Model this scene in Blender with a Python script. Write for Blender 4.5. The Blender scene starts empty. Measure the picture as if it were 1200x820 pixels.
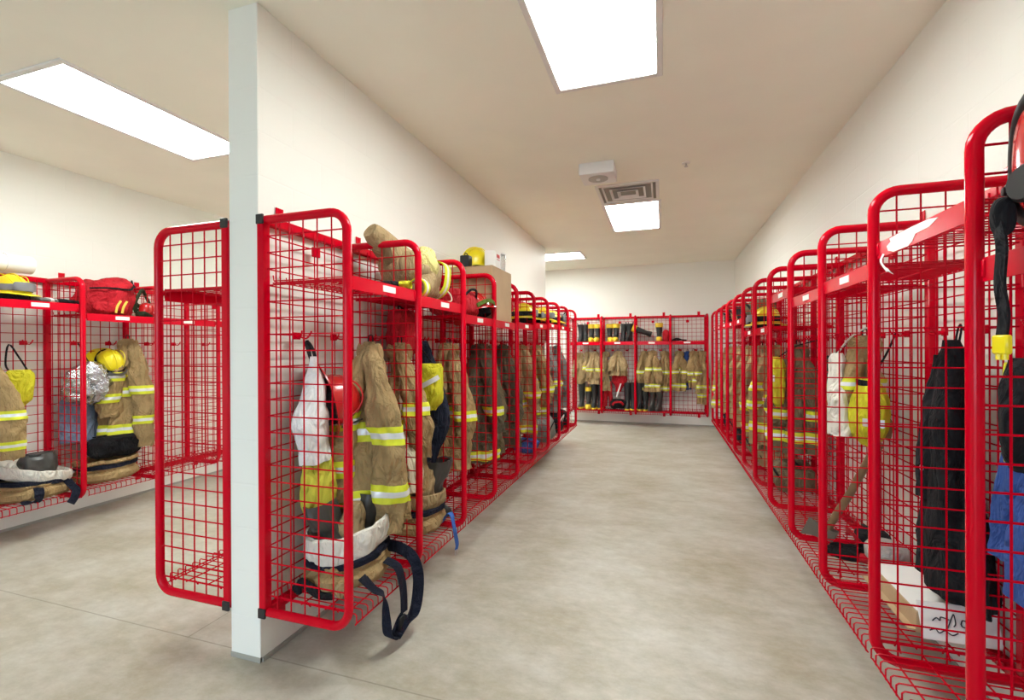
import bpy, bmesh, math, random
from mathutils import Vector, Matrix, noise as mnoise
PI = math.pi
scn = bpy.context.scene
COL = scn.collection

# ------------------------------------------------------------------ dimensions
D = 0.4733            # locker depth
W = 0.6107            # locker width
ZB = 0.236            # centre of the bottom tube of a divider
ZT = ZB + 1.79        # centre of the top tube
H = 3.022             # ceiling
XP = -D               # partition face, right-hand side
XPL = -D - 0.1736     # partition face, left-hand side
XL = -3.7018          # left wall
XR = 2.529            # right wall
YB = 7.57             # back wall
YN = -5.2             # near wall, behind the camera
YPE = 5.5             # far end of the partition
YR0 = -0.1598         # first divider of the right row
ZS = 0.292            # top of the bottom shelf
ZU = 1.742            # top of the upper shelf

# ------------------------------------------------------------------ materials
def newmat(name):
    m = bpy.data.materials.new(name); m.use_nodes = True
    nt = m.node_tree; b = nt.nodes['Principled BSDF']
    return m, nt, b
def N(nt, t, **kw):
    n = nt.nodes.new(t)
    for k, v in kw.items():
        if k in n.inputs.keys(): n.inputs[k].default_value = v
        else: setattr(n, k, v)
    return n
def plain(name, rgb, rough=.5, metal=0, spec=.5, coat=0, var=0.0, scale=6, bump=0, bscale=200):
    m, nt, b = newmat(name)
    b.inputs['Base Color'].default_value = (*rgb, 1)
    b.inputs['Roughness'].default_value = rough
    b.inputs['Metallic'].default_value = metal
    b.inputs['Specular IOR Level'].default_value = spec
    b.inputs['Coat Weight'].default_value = coat
    b.inputs['Coat Roughness'].default_value = .12
    tc = N(nt, 'ShaderNodeTexCoord')
    if var:
        nz = N(nt, 'ShaderNodeTexNoise', Scale=scale, Detail=5.0)
        rp = N(nt, 'ShaderNodeValToRGB')
        rp.color_ramp.elements[0].position = .3; rp.color_ramp.elements[1].position = .7
        rp.color_ramp.elements[0].color = tuple(c * (1 - var) for c in rgb) + (1,)
        rp.color_ramp.elements[1].color = tuple(min(1, c * (1 + var)) for c in rgb) + (1,)
        nt.links.new(tc.outputs['Object'], nz.inputs['Vector'])
        nt.links.new(nz.outputs['Fac'], rp.inputs['Fac'])
        nt.links.new(rp.outputs['Color'], b.inputs['Base Color'])
    if bump:
        n2 = N(nt, 'ShaderNodeTexNoise', Scale=bscale, Detail=3.0)
        bp = N(nt, 'ShaderNodeBump', Strength=bump, Distance=.01)
        nt.links.new(tc.outputs['Object'], n2.inputs['Vector'])
        nt.links.new(n2.outputs['Fac'], bp.inputs['Height'])
        nt.links.new(bp.outputs['Normal'], b.inputs['Normal'])
    return m
def fabric(name, rgb, var=.18, rough=.9, bump=.35, bscale=45):
    m = plain(name, rgb, rough=rough, spec=.2, var=var, scale=9, bump=bump, bscale=bscale)
    nt = m.node_tree; b = nt.nodes['Principled BSDF']; fine = b.inputs['Normal'].links[0].from_node
    tc = next(n for n in nt.nodes if n.type == 'TEX_COORD')
    mp = N(nt, 'ShaderNodeMapping'); mp.inputs['Scale'].default_value = (1.6, 1.6, .75); mp.inputs['Rotation'].default_value = (.35, .3, 0)
    nz = N(nt, 'ShaderNodeTexNoise', Scale=8.0, Detail=3.0, Roughness=.5, Distortion=1.6)     # creases in worn cloth
    rp = N(nt, 'ShaderNodeValToRGB'); rp.color_ramp.elements[0].position = .36; rp.color_ramp.elements[1].position = .62
    wb = N(nt, 'ShaderNodeBump', Strength=.55, Distance=.035)
    nt.links.new(tc.outputs['Object'], mp.inputs['Vector']); nt.links.new(mp.outputs[0], nz.inputs['Vector'])
    nt.links.new(nz.outputs['Fac'], rp.inputs['Fac']); nt.links.new(rp.outputs['Color'], wb.inputs['Height'])
    nt.links.new(wb.outputs[0], fine.inputs['Normal'])
    return m

RED = plain('red_paint', (.56, .0004, .013), rough=.12, spec=.17)
REDL = plain('red_lip_paint', (.57, .0006, .015), rough=.22, spec=.15)
WIRE = plain('red_wire_paint', (.50, .0004, .012), rough=.22, spec=.12)
BLACKP = plain('black_plastic', (.012, .012, .013), rough=.45)
WHITEL = plain('white_label', (.85, .84, .82), rough=.5, var=.02)
TAN = fabric('tan_duck', (.33, .225, .105))
TAN2 = fabric('tan_duck_light', (.36, .26, .135))
TAN3 = fabric('khaki_dark', (.15, .115, .065))
OLIVE = fabric('olive_grey', (.105, .09, .06))
CREAM = fabric('cream_lining', (.66, .58, .44), var=.08)
OFFWHITE = fabric('off_white_cloth', (.70, .67, .60), var=.06)
WHITEC = fabric('white_cloth', (.80, .80, .79), var=.04)
YELM = plain('reflective_yellow', (.62, .66, .02), rough=.6, var=.08, scale=30)
SILM = plain('reflective_silver', (.72, .74, .76), rough=.38, metal=.25, var=.06, scale=30)
YELF = fabric('yellow_fabric', (.60, .56, .03), var=.12)
YELG = fabric('yellow_mesh_fabric', (.52, .50, .06), var=.12)
YELP = plain('yellow_plastic', (.80, .66, .01), rough=.35, coat=.2, var=.05)
YELB = plain('yellow_rubber', (.72, .50, .03), rough=.55, var=.1)
REDF = fabric('red_fabric', (.46, .012, .022), var=.14, rough=.75)
REDP = plain('red_plastic', (.50, .012, .012), rough=.25, coat=.5)
NAVY = fabric('navy_fabric', (.014, .018, .034), var=.15)
NAVYW = fabric('navy_webbing', (.010, .012, .024), var=.15, bump=.5, bscale=160)
BLUEW = fabric('blue_webbing', (.04, .12, .42), var=.1)
BLUEF = fabric('blue_fabric', (.035, .075, .26), var=.12)
BLUEL = fabric('pale_blue_fabric', (.20, .27, .42), var=.1)
BLACKF = fabric('black_fabric', (.011, .011, .013), var=.2)
GREYF = fabric('grey_fabric', (.20, .195, .18), var=.2)
RUBBER = plain('black_rubber', (.014, .014, .015), rough=.5, var=.2, bump=.1, bscale=60)
DKLEATHER = plain('dark_leather', (.042, .04, .037), rough=.38, var=.25, bump=.15, bscale=50)
GREYP = plain('grey_plastic', (.16, .16, .17), rough=.5)
METAL = plain('steel', (.55, .55, .55), rough=.3, metal=1, var=.05)
WOODM = plain('ash_wood', (.21, .125, .06), rough=.55, var=.2, scale=20)
CARD = plain('cardboard', (.46, .32, .185), rough=.85, var=.06, bump=.1, bscale=80)
CARDW = plain('white_cardboard', (.80, .79, .76), rough=.7, var=.03)
INK = plain('black_marker', (.015, .015, .02), rough=.6)
REDINK = plain('red_print', (.55, .03, .03), rough=.6)
PVC = plain('white_pvc', (.82, .81, .78), rough=.35, var=.02)
GOLD = plain('gold_trim', (.72, .52, .08), rough=.5)
GREENF = fabric('green_trim', (.10, .16, .03))
CAMO = fabric('dark_green_webbing', (.03, .04, .018), var=.5)
LENS = plain('mask_lens', (.03, .03, .035), rough=.12, coat=.5)
def m_glass():
    m, nt, b = newmat('clear_plastic')
    b.inputs['Base Color'].default_value = (.9, .92, .9, 1)
    b.inputs['Roughness'].default_value = .15
    b.inputs['Transmission Weight'].default_value = .75
    return m
CLEAR = m_glass()
def m_foil():
    m, nt, b = newmat('silver_foil')
    b.inputs['Base Color'].default_value = (.50, .51, .53, 1)
    b.inputs['Metallic'].default_value = 1; b.inputs['Roughness'].default_value = .27
    tc = N(nt, 'ShaderNodeTexCoord'); nz = N(nt, 'ShaderNodeTexNoise', Scale=22.0, Detail=4.0)
    bp = N(nt, 'ShaderNodeBump', Strength=.9, Distance=.03)
    nt.links.new(tc.outputs['Object'], nz.inputs['Vector']); nt.links.new(nz.outputs['Fac'], bp.inputs['Height'])
    nt.links.new(bp.outputs['Normal'], b.inputs['Normal'])
    return m
FOIL = m_foil()
def m_emit(strength):
    m, nt, b = newmat('light_diffuser')
    b.inputs['Base Color'].default_value = (.9, .9, .9, 1)
    b.inputs['Emission Color'].default_value = (.955, 1, .965, 1)
    b.inputs['Emission Strength'].default_value = strength
    return m
EMIT = m_emit(29.0)
FIXW = plain('fixture_white', (.74, .73, .71), rough=.4)

def m_wall(name, rgb, ax):
    m, nt, b = newmat(name)
    b.inputs['Roughness'].default_value = .55; b.inputs['Specular IOR Level'].default_value = .25
    tc = N(nt, 'ShaderNodeTexCoord'); sp = N(nt, 'ShaderNodeSeparateXYZ'); cb = N(nt, 'ShaderNodeCombineXYZ')
    nt.links.new(tc.outputs['Object'], sp.inputs[0])
    nt.links.new(sp.outputs[ax], cb.inputs[0]); nt.links.new(sp.outputs[2], cb.inputs[1])
    br = N(nt, 'ShaderNodeTexBrick', Scale=1.0)
    br.inputs['Color1'].default_value = (1, 1, 1, 1); br.inputs['Color2'].default_value = (1, 1, 1, 1)
    br.inputs['Mortar'].default_value = (0, 0, 0, 1); br.inputs['Mortar Size'].default_value = .006
    br.inputs['Mortar Smooth'].default_value = .6
    br.inputs['Brick Width'].default_value = .406; br.inputs['Row Height'].default_value = .203
    nt.links.new(cb.outputs[0], br.inputs['Vector'])
    nz = N(nt, 'ShaderNodeTexNoise', Scale=70.0, Detail=3.0)
    nt.links.new(tc.outputs['Object'], nz.inputs['Vector'])
    b1 = N(nt, 'ShaderNodeBump', Strength=.25, Distance=.004); b2 = N(nt, 'ShaderNodeBump', Strength=.05, Distance=.005)
    nt.links.new(br.outputs['Color'], b1.inputs['Height']); nt.links.new(nz.outputs['Fac'], b2.inputs['Height'])
    nt.links.new(b1.outputs[0], b2.inputs['Normal']); nt.links.new(b2.outputs[0], b.inputs['Normal'])
    n3 = N(nt, 'ShaderNodeTexNoise', Scale=1.3, Detail=3.0); rp = N(nt, 'ShaderNodeValToRGB')
    nt.links.new(tc.outputs['Object'], n3.inputs['Vector']); nt.links.new(n3.outputs['Fac'], rp.inputs['Fac'])
    rp.color_ramp.elements[0].color = tuple(c * .97 for c in rgb) + (1,); rp.color_ramp.elements[1].color = (*rgb, 1)
    nt.links.new(rp.outputs['Color'], b.inputs['Base Color'])
    return m
WALLC = (.83, .82, .765)
WALLY = m_wall('painted_block_side', WALLC, 1)
WALLX = m_wall('painted_block_end', WALLC, 0)
CEIL = plain('ceiling_paint', (.87, .865, .76), rough=.7, spec=.2, var=.02, scale=2, bump=.04, bscale=120)
def m_floor():
    m, nt, b = newmat('sealed_concrete')
    tc = N(nt, 'ShaderNodeTexCoord')
    mp = N(nt, 'ShaderNodeMapping'); mp.inputs['Scale'].default_value = (1, 1.45, 1)
    nt.links.new(tc.outputs['Object'], mp.inputs['Vector'])
    n1 = N(nt, 'ShaderNodeTexNoise', Scale=1.5, Detail=12.0, Roughness=.7)
    n2 = N(nt, 'ShaderNodeTexNoise', Scale=9.0, Detail=10.0, Roughness=.75)
    nt.links.new(mp.outputs[0], n1.inputs['Vector']); nt.links.new(mp.outputs[0], n2.inputs['Vector'])
    r1 = N(nt, 'ShaderNodeValToRGB')
    e = r1.color_ramp.elements; e[0].position = .30; e[1].position = .68
    e[0].color = (.345, .305, .215, 1); e[1].color = (.57, .56, .515, 1)
    nt.links.new(n1.outputs['Fac'], r1.inputs['Fac'])
    r2 = N(nt, 'ShaderNodeValToRGB'); e = r2.color_ramp.elements
    e[0].position = .3; e[1].position = .72; e[0].color = (.80, .79, .765, 1); e[1].color = (1.1, 1.1, 1.1, 1)
    nt.links.new(n2.outputs['Fac'], r2.inputs['Fac'])
    mx = N(nt, 'ShaderNodeMix', data_type='RGBA', blend_type='MULTIPLY'); mx.inputs[0].default_value = 1
    nt.links.new(r1.outputs[0], mx.inputs[6]); nt.links.new(r2.outputs[0], mx.inputs[7])
    # control joints cut into the slab: one across at the partition's end, one along the left room
    sp = N(nt, 'ShaderNodeSeparateXYZ'); nt.links.new(tc.outputs['Object'], sp.inputs[0])
    def line(out, at, w):
        s = N(nt, 'ShaderNodeMath', operation='SUBTRACT'); s.inputs[1].default_value = at
        a = N(nt, 'ShaderNodeMath', operation='ABSOLUTE'); l = N(nt, 'ShaderNodeMath', operation='LESS_THAN'); l.inputs[1].default_value = w
        nt.links.new(sp.outputs[out], s.inputs[0]); nt.links.new(s.outputs[0], a.inputs[0]); nt.links.new(a.outputs[0], l.inputs[0])
        return l
    la = line(1, .035, .0035); lb = line(0, -.98, .0035)
    gt = N(nt, 'ShaderNodeMath', operation='GREATER_THAN'); gt.inputs[1].default_value = .035
    nt.links.new(sp.outputs[1], gt.inputs[0])
    lb2 = N(nt, 'ShaderNodeMath', operation='MULTIPLY'); nt.links.new(lb.outputs[0], lb2.inputs[0]); nt.links.new(gt.outputs[0], lb2.inputs[1])
    mm = N(nt, 'ShaderNodeMath', operation='MAXIMUM'); nt.links.new(la.outputs[0], mm.inputs[0]); nt.links.new(lb2.outputs[0], mm.inputs[1])
    ms = N(nt, 'ShaderNodeMath', operation='MULTIPLY'); ms.inputs[1].default_value = .5; nt.links.new(mm.outputs[0], ms.inputs[0])
    m2 = N(nt, 'ShaderNodeMix', data_type='RGBA'); nt.links.new(ms.outputs[0], m2.inputs[0])
    nt.links.new(mx.outputs[2], m2.inputs[6]); m2.inputs[7].default_value = (.16, .145, .11, 1)
    nt.links.new(m2.outputs[2], b.inputs['Base Color'])
    r3 = N(nt, 'ShaderNodeValToRGB'); r3.color_ramp.elements[0].color = (.28,) * 3 + (1,); r3.color_ramp.elements[1].color = (.5,) * 3 + (1,)
    nt.links.new(n2.outputs['Fac'], r3.inputs['Fac']); nt.links.new(r3.outputs[0], b.inputs['Roughness'])
    b.inputs['Specular IOR Level'].default_value = .35
    bp = N(nt, 'ShaderNodeBump', Strength=.04, Distance=.01); nt.links.new(n2.outputs['Fac'], bp.inputs['Height'])
    nt.links.new(bp.outputs[0], b.inputs['Normal'])
    return m
FLOOR = m_floor()
BASEM = plain('grey_base', (.34, .33, .29), rough=.6, var=.05)

# ------------------------------------------------------------------ mesh builder
class MB:
    def __init__(s): s.v = []; s.f = []; s.m = []
    def add(s, vs, fs, mi=0):
        o = len(s.v); s.v += [tuple(p) for p in vs]
        for f in fs: s.f.append(tuple(i + o for i in f)); s.m.append(mi)
        return s
    def tube(s, pts, r, n=8, closed=False, mi=0):
        pts = [Vector(p) for p in pts]; k = len(pts); rs = r if isinstance(r, (list, tuple)) else [r] * k
        T = []
        for i in range(k):
            a = pts[(i - 1) % k] if (closed or i > 0) else pts[i]
            b = pts[(i + 1) % k] if (closed or i < k - 1) else pts[i]
            T.append((b - a).normalized())
        up = Vector((0, 0, 1)) if abs(T[0].z) < .9 else Vector((1, 0, 0))
        nrm = (up - T[0] * up.dot(T[0])).normalized(); vs = []
        for i in range(k):
            nrm = (nrm - T[i] * nrm.dot(T[i])).normalized(); bn = T[i].cross(nrm)
            for j in range(n):
                a = 2 * PI * j / n + PI / n
                vs.append(pts[i] + (nrm * math.cos(a) + bn * math.sin(a)) * rs[i])
        fs = []
        for i in range(k if closed else k - 1):
            for j in range(n):
                a = i * n + j; b = i * n + (j + 1) % n; c = ((i + 1) % k) * n
                fs.append((a, b, c + (j + 1) % n, c + j))
        if not closed:
            fs.append(tuple(range(n - 1, -1, -1))); fs.append(tuple((k - 1) * n + j for j in range(n)))
        return s.add(vs, fs, mi)
    def box(s, c, d, bev=0.0, rot=None, mi=0, seg=1):
        bm = bmesh.new(); bmesh.ops.create_cube(bm, size=1)
        bmesh.ops.scale(bm, vec=d, verts=bm.verts)
        if bev: bmesh.ops.bevel(bm, geom=bm.edges[:], offset=bev, segments=seg, affect='EDGES', profile=.5)
        if rot is not None: bmesh.ops.transform(bm, matrix=rot.to_4x4(), verts=bm.verts)
        bmesh.ops.translate(bm, vec=c, verts=bm.verts)
        bm.verts.index_update()
        s.add([v.co[:] for v in bm.verts], [[v.index for v in f.verts] for f in bm.faces], mi); bm.free()
        return s
    def rings(s, rings, cap0=True, cap1=True, mi=None, closed=True):
        n = len(rings[0]); k = len(rings); vs = [p for r in rings for p in r]; o = len(s.v)
        s.v += [tuple(p) for p in vs]
        for i in range(k - 1):
            for j in range(n if closed else n - 1):
                a = o + i * n + j; b = o + i * n + (j + 1) % n
                s.f.append((a, b, b + n, a + n)); s.m.append(mi[i] if isinstance(mi, list) else (mi or 0))
        def cap(base, flip, q, m_):
            c = Vector((0, 0, 0))
            for j in range(n): c += Vector(s.v[base + j])
            ci = len(s.v); s.v.append(tuple(c / n + Vector(q)))
            for j in range(n):
                a, b = base + j, base + (j + 1) % n
                s.f.append((b, a, ci) if flip else (a, b, ci)); s.m.append(m_)
        m0 = mi[0] if isinstance(mi, list) else (mi or 0); m1 = mi[-1] if isinstance(mi, list) else (mi or 0)
        if cap0 is not False: cap(o, True, (0, 0, 0) if cap0 is True else cap0, m0)
        if cap1 is not False: cap(o + (k - 1) * n, False, (0, 0, 0) if cap1 is True else cap1, m1)
        return s
    def ribbon(s, pts, wid, wv, th=.003, mi=0):
        """flat strap along pts; wv = width direction (one or one per point)"""
        pts = [Vector(p) for p in pts]; k = len(pts); R = []
        wvs = [Vector(w).normalized() for w in wv] if isinstance(wv, list) else [Vector(wv).normalized()] * k
        for i in range(k):
            t = (pts[min(i + 1, k - 1)] - pts[max(i - 1, 0)]).normalized()
            w = (wvs[i] - t * wvs[i].dot(t)).normalized(); q = t.cross(w)
            w = w * wid / 2; q = q * th / 2; p = pts[i]
            R.append([p + w + q, p - w + q, p - w - q, p + w - q])
        return s.rings(R, mi=mi)
    def build(s, name, mats, parent=None, loc=None, rot=None, smooth=38):
        me = bpy.data.meshes.new(name); me.from_pydata(s.v, [], s.f); me.update()
        for m in (mats if isinstance(mats, (list, tuple)) else [mats]): me.materials.append(m)
        me.polygons.foreach_set('material_index', s.m)
        bm = bmesh.new(); bm.from_mesh(me); bmesh.ops.recalc_face_normals(bm, faces=bm.faces); bm.to_mesh(me); bm.free()
        if smooth:
            me.polygons.foreach_set('use_smooth', [True] * len(me.polygons)); me.set_sharp_from_angle(angle=math.radians(smooth))
        return link(name, me, parent, loc, rot)
def link(name, me, parent=None, loc=None, rot=None):
    o = bpy.data.objects.new(name, me); COL.objects.link(o)
    if parent: o.parent = parent
    if loc is not None: o.location = loc
    if rot is not None: o.rotation_euler = rot
    return o
def smoothpts(pts, sub=6):
    P = [Vector(p) for p in pts]; out = []
    for i in range(len(P) - 1):
        p0, p1, p2, p3 = P[max(i - 1, 0)], P[i], P[i + 1], P[min(i + 2, len(P) - 1)]
        for k in range(sub):
            t = k / sub
            out.append(.5 * ((2 * p1) + (p2 - p0) * t + (2 * p0 - 5 * p1 + 4 * p2 - p3) * t * t + (3 * p1 - p0 - 3 * p2 + p3) * t ** 3))
    out.append(P[-1]); return out
def thing(name, label, cat, loc, rot=(0, 0, 0), group=None):
    o = bpy.data.objects.new(name, None); COL.objects.link(o); o.empty_display_size = .1
    o.location = loc; o.rotation_euler = rot
    o['label'] = label; o['category'] = cat
    if group: o['group'] = group
    return o
def tag(o, label, cat, group=None):
    o['label'] = label; o['category'] = cat
    if group: o['group'] = group
    return o
def struct(o): o['kind'] = 'structure'; return o

# rows: s runs along the wall, v out from the wall, z up.  Item frame: +Y faces out of the locker
def at(row, s, v, z):
    if row == 'L': return (XP + v, s, z)
    if row == 'R': return (XR - v, YR0 + s, z)
    if row == 'W': return (XL + v, .874 - 2 * W + s, z)
    if row == 'B': return (-.415 + s, YB - v, z)
    if row == 'V': return (XPL - v, s, z)
SH = {('L', 0): .012, ('L', 1): -.01, ('L', 2): -.072, ('L', 3): -.075, ('L', 4): -.06, ('L', 5): -.03, ('R', -1): -.086, ('R', 0): .082, ('R', 1): .017, ('R', 3): .078,
      ('R', 4): -.142, ('R', 5): -.142, ('R', 8): .015, ('R', 9): .015, ('R', 10): .015, ('W', 0): .069, ('W', 1): .069,
      ('B', 0): -.181, ('B', 1): -.181, ('B', 2): -.181, ('B', 3): -.181}          # shelves hooked in higher or lower
def zu(row, s): return ZU + SH.get((row, math.floor(s / W)), 0)
RZ = {'L': -PI / 2, 'R': PI / 2, 'W': -PI / 2, 'B': PI, 'V': PI / 2}
SX = {'L': -1, 'R': 1, 'W': -1, 'B': -1, 'V': 1}      # local +X in terms of s

# ------------------------------------------------------------------ the room
def slab(name, c, d, mat, bev=0): return struct(MB().box(c, d, bev).build(name, mat, smooth=0))
cy = (YN + YB) / 2; ly = YB - YN; cx = (XL + XR) / 2; lx = XR - XL
slab('floor', (cx, cy, -.05), (lx + .4, ly + .4, .1), FLOOR)
slab('wall_left', (XL - .1, cy, H / 2 + .05), (.2, ly + .4, H + .1), WALLY)
slab('wall_right', (XR + .1, cy, H / 2 + .05), (.2, ly + .4, H + .1), WALLY)
slab('wall_back', (cx, YB + .1, H / 2 + .05), (lx, .2, H + .1), WALLX)
DX0, DX1, DZ = -2.3, 1.3, 2.5                      # unseen door opening, added behind the camera to let in cool daylight
m_ = MB()
for x0, x1, z0, z1 in ((XL, DX0, -.0, H), (DX1, XR, 0, H), (DX0, DX1, DZ, H)): m_.box(((x0 + x1) / 2, YN - .1, (z0 + z1) / 2), (x1 - x0, .2, z1 - z0))
struct(m_.build('wall_near', WALLX, smooth=0))
m_ = MB()
for x_ in (DX0, DX1): m_.box((x_, YN + .005, DZ / 2), (.09, .03, DZ), .004)
m_.box(((DX0 + DX1) / 2, YN + .005, DZ), (DX1 - DX0 + .09, .03, .09), .004)
struct(m_.build('added_door_trim_1', FIXW)); struct(MB().box((cx, YN - 6.2, -.06), (30, 12, .1)).build('ground', plain('added_pavement', (.3, .3, .29), .9, var=.1)))  # frame of the added opening and the ground outside it, both unseen
slab('wall_partition', ((XP + XPL) / 2, YPE / 2 - .005, H / 2), (XP - XPL, YPE + .01, H), WALLY, .003)
# ceiling with recesses for the troffers
FIX = [(.975, .54, 0), (.96, 4.16, 0), (-2.135, .60, 0), (-2.135, 4.2, 0), (-.60, 6.22, 1)]
def ceiling():
    m = MB(); xs = sorted(set([XL, XR] + [q for x, y, r in FIX for q in ((x - .3, x + .3) if not r else (x - .61, x + .61))]))
    ys = sorted(set([YN, YB] + [q for x, y, r in FIX for q in ((y - .61, y + .61) if not r else (y - .3, y + .3))]))
    for i in range(len(xs) - 1):
        for j in range(len(ys) - 1):
            mx, my = (xs[i] + xs[i + 1]) / 2, (ys[j] + ys[j + 1]) / 2
            if any(abs(mx - x) < (.61 if r else .3) and abs(my - y) < (.3 if r else .61) for x, y, r in FIX): continue
            a, b, c, d = xs[i], xs[i + 1], ys[j], ys[j + 1]
            m.add([(a, c, H), (b, c, H), (b, d, H), (a, d, H)], [(0, 1, 2, 3)])
            m.add([(a, c, H + .12), (b, c, H + .12), (b, d, H + .12), (a, d, H + .12)], [(3, 2, 1, 0)])
    o = m.build('ceiling', CEIL, smooth=0)
    bm = bmesh.new(); bm.from_mesh(o.data); bmesh.ops.remove_doubles(bm, verts=bm.verts, dist=1e-5)
    for f in bm.faces:
        if f.normal.z > 0 and f.calc_center_median().z < H + .05: f.normal_flip()
    bm.to_mesh(o.data); bm.free()
    struct(o)
ceiling()
for nm, c, d in [('base_strip_partition', ((XP + XPL) / 2, -.006, .012), (XP - XPL, .012, .024)),
                 ('base_strip_right', (XR - .004, cy, .01), (.008, ly, .02)), ('base_strip_left', (XL + .004, cy, .01), (.008, ly, .02)),
                 ('base_strip_back', (cx, YB - .004, .01), (lx, .008, .02)),
                 ('base_strip_aisle', (XP + .004, YPE / 2, .01), (.008, YPE, .02))]:
    slab(nm, c, d, BASEM)  # thin grey strips along the foot of the walls

# ------------------------------------------------------------------ ceiling fixtures
LAB = ['large bright ceiling light panel above the aisle, nearest the camera', 'bright ceiling light panel above the aisle beyond the air vent',
       'long bright ceiling light panel left of the white partition', 'ceiling light panel in the left room hidden behind the partition',
       'far ceiling light panel by the back wall past the end of the partition']
for (x, y, r), lb in zip(FIX, LAB):
    t = thing('ceiling_light', lb, 'ceiling light', (x, y, H), (0, 0, PI / 2 if r else 0), 'fluorescent ceiling panels')
    f = MB()
    for sx in (-1, 1):
        f.box((sx * .297, 0, -.004), (.034, 1.25, .016), .003)
        f.box((0, sx * .607, -.004), (.56, .034, .016), .003)
        f.box((sx * .306, 0, .035), (.008, 1.22, .07)); f.box((0, sx * .614, .035), (.61, .008, .07))
    f.build('frame', FIXW, t)
    MB().box((0, 0, .012), (.57, 1.19, .01), .002).build('diffuser', EMIT, t)
    MB().box((0, 0, .075), (.625, 1.24, .01)).build('housing', FIXW, t)
# air vent: square four-way diffuser
t = thing('air_vent', 'square four-way ceiling air vent in front of the second light panel', 'air vent', (.955, 3.215, H))
f = MB()
for sx in (-1, 1):
    f.box((sx * .285, 0, -.008), (.03, .6, .016), .003); f.box((0, sx * .285, -.008), (.54, .03, .016), .003)
f.build('frame', FIXW, t)
for k, (r, z) in enumerate([(.24, -.012), (.17, -.016), (.10, -.02)]):
    q = MB(); rr = [[(sx * (r + e), sy * (r + e), z + dz) for sx, sy in ((-1, -1), (1, -1), (1, 1), (-1, 1))] for e, dz in ((0, 0), (-.045, .03), (-.042, .033), (.003, .003))]
    q.rings(rr + [rr[0]], cap0=False, cap1=False); q.build('louvre', FIXW, t, smooth=0)
MB().box((0, 0, -.0015), (.55, .55, .002)).build('throat', plain('vent_throat', (.25, .24, .22), .8), t)
# white box by the vent
t = thing('ceiling_box', 'small white box hanging from the ceiling beside the air vent', 'ceiling box', (.75, 2.455, H))
MB().box((0, 0, -.05), (.295, .28, .10), .006, seg=2).build('body', FIXW, t)
q = MB(); q.tube([(0, 0, -.104), (0, 0, -.098)], .085, 28); q.build('grille_disc', plain('grille_grey', (.42, .41, .38), .5), t)
q = MB(); q.tube([(0, 0, -.112), (0, 0, -.10)], .018, 16); q.build('indicator', WHITEL, t)
t = thing('sprinkler_head', 'tiny sprinkler head on the ceiling right of the white box', 'sprinkler', (1.48, 2.59, H))
MB().tube([(0, 0, 0), (0, 0, -.006)], .035, 20).build('escutcheon', FIXW, t)
MB().tube([(0, 0, -.004), (0, 0, -.03)], .008, 10).tube([(0, 0, -.03), (0, 0, -.034)], .016, 12).build('nozzle', METAL, t)

# ------------------------------------------------------------------ gear lockers
RT, RW = .0195, .0034
def loop_mesh():
    R = .085; p = [(0, .035, ZT)]
    n = 7
    for k in range(n + 1):
        a = PI / 2 * k / n; p.append((0, D - R + R * math.sin(a), ZT - R + R * math.cos(a)))
    for k in range(n + 1):
        a = PI / 2 * k / n; p.append((0, D - R + R * math.cos(a), ZB + R - R * math.sin(a)))
    p.append((0, .035, ZB))
    return MB().tube(p, RT, 14)
def dgrid_mesh():
    m = MB()
    for i in range(1, 6): m.tube([(.004, .02 + .0755 * i, ZB + .012), (.004, .02 + .0755 * i, ZT - .012)], RW, 6)
    for i in range(1, 24):
        z = ZT - .0746 * i; e = D - .008
        m.tube([(-.003, .03, z), (-.003, e, z)], RW, 6)
    return m
def post_mesh(): return MB().box((0, .02, (ZB + ZT) / 2), (.04, .04, ZT - ZB), .004)
def rail_mesh(z): return MB().box((W / 2, .02, z), (W, .038, .042), .004)
def bracket_mesh():
    m = MB(); m.box((0, .006, .032), (.046, .005, .066), .001); m.tube([(0, .006, .042), (0, .0095, .042)], .009, 10)
    return m
def bgrid_mesh():
    m = MB()
    for i in range(1, 8): m.tube([(W / 8 * i, .041, ZB), (W / 8 * i, .041, ZT)], RW, 6)
    for i in range(1, 24): m.tube([(.02, .034, ZT - .0746 * i), (W - .02, .034, ZT - .0746 * i)], RW, 6)
    return m
def ushelf_mesh():
    m = MB(); a, b = .03, W - .03
    n = 15
    for i in range(n):
        x = a + (b - a) * i / (n - 1); m.tube([(x, .045, ZU + .022), (x, .05, ZU - .004), (x, D - .02, ZU - .004)], .0028, 6)
    for y in (.06, .2, .34, .44): m.tube([(a, y, ZU - .01), (b, y, ZU - .01)], RW, 6)
    for x in (a, b): m.tube([(x, .045, ZU - .014), (x, D - .01, ZU - .014)], .004, 6)
    return m
def lip_mesh():
    m = MB()
    m.box((W / 2, D - .004, ZU - .029), (W - .055, .004, .062), .001)
    m.box((W / 2, D - .02, ZU - .001), (W - .055, .034, .003), .001)
    for x in (.034, W - .034): m.box((x, D - .004, ZU - .026), (.012, .012, .044), .002)
    return m
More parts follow.
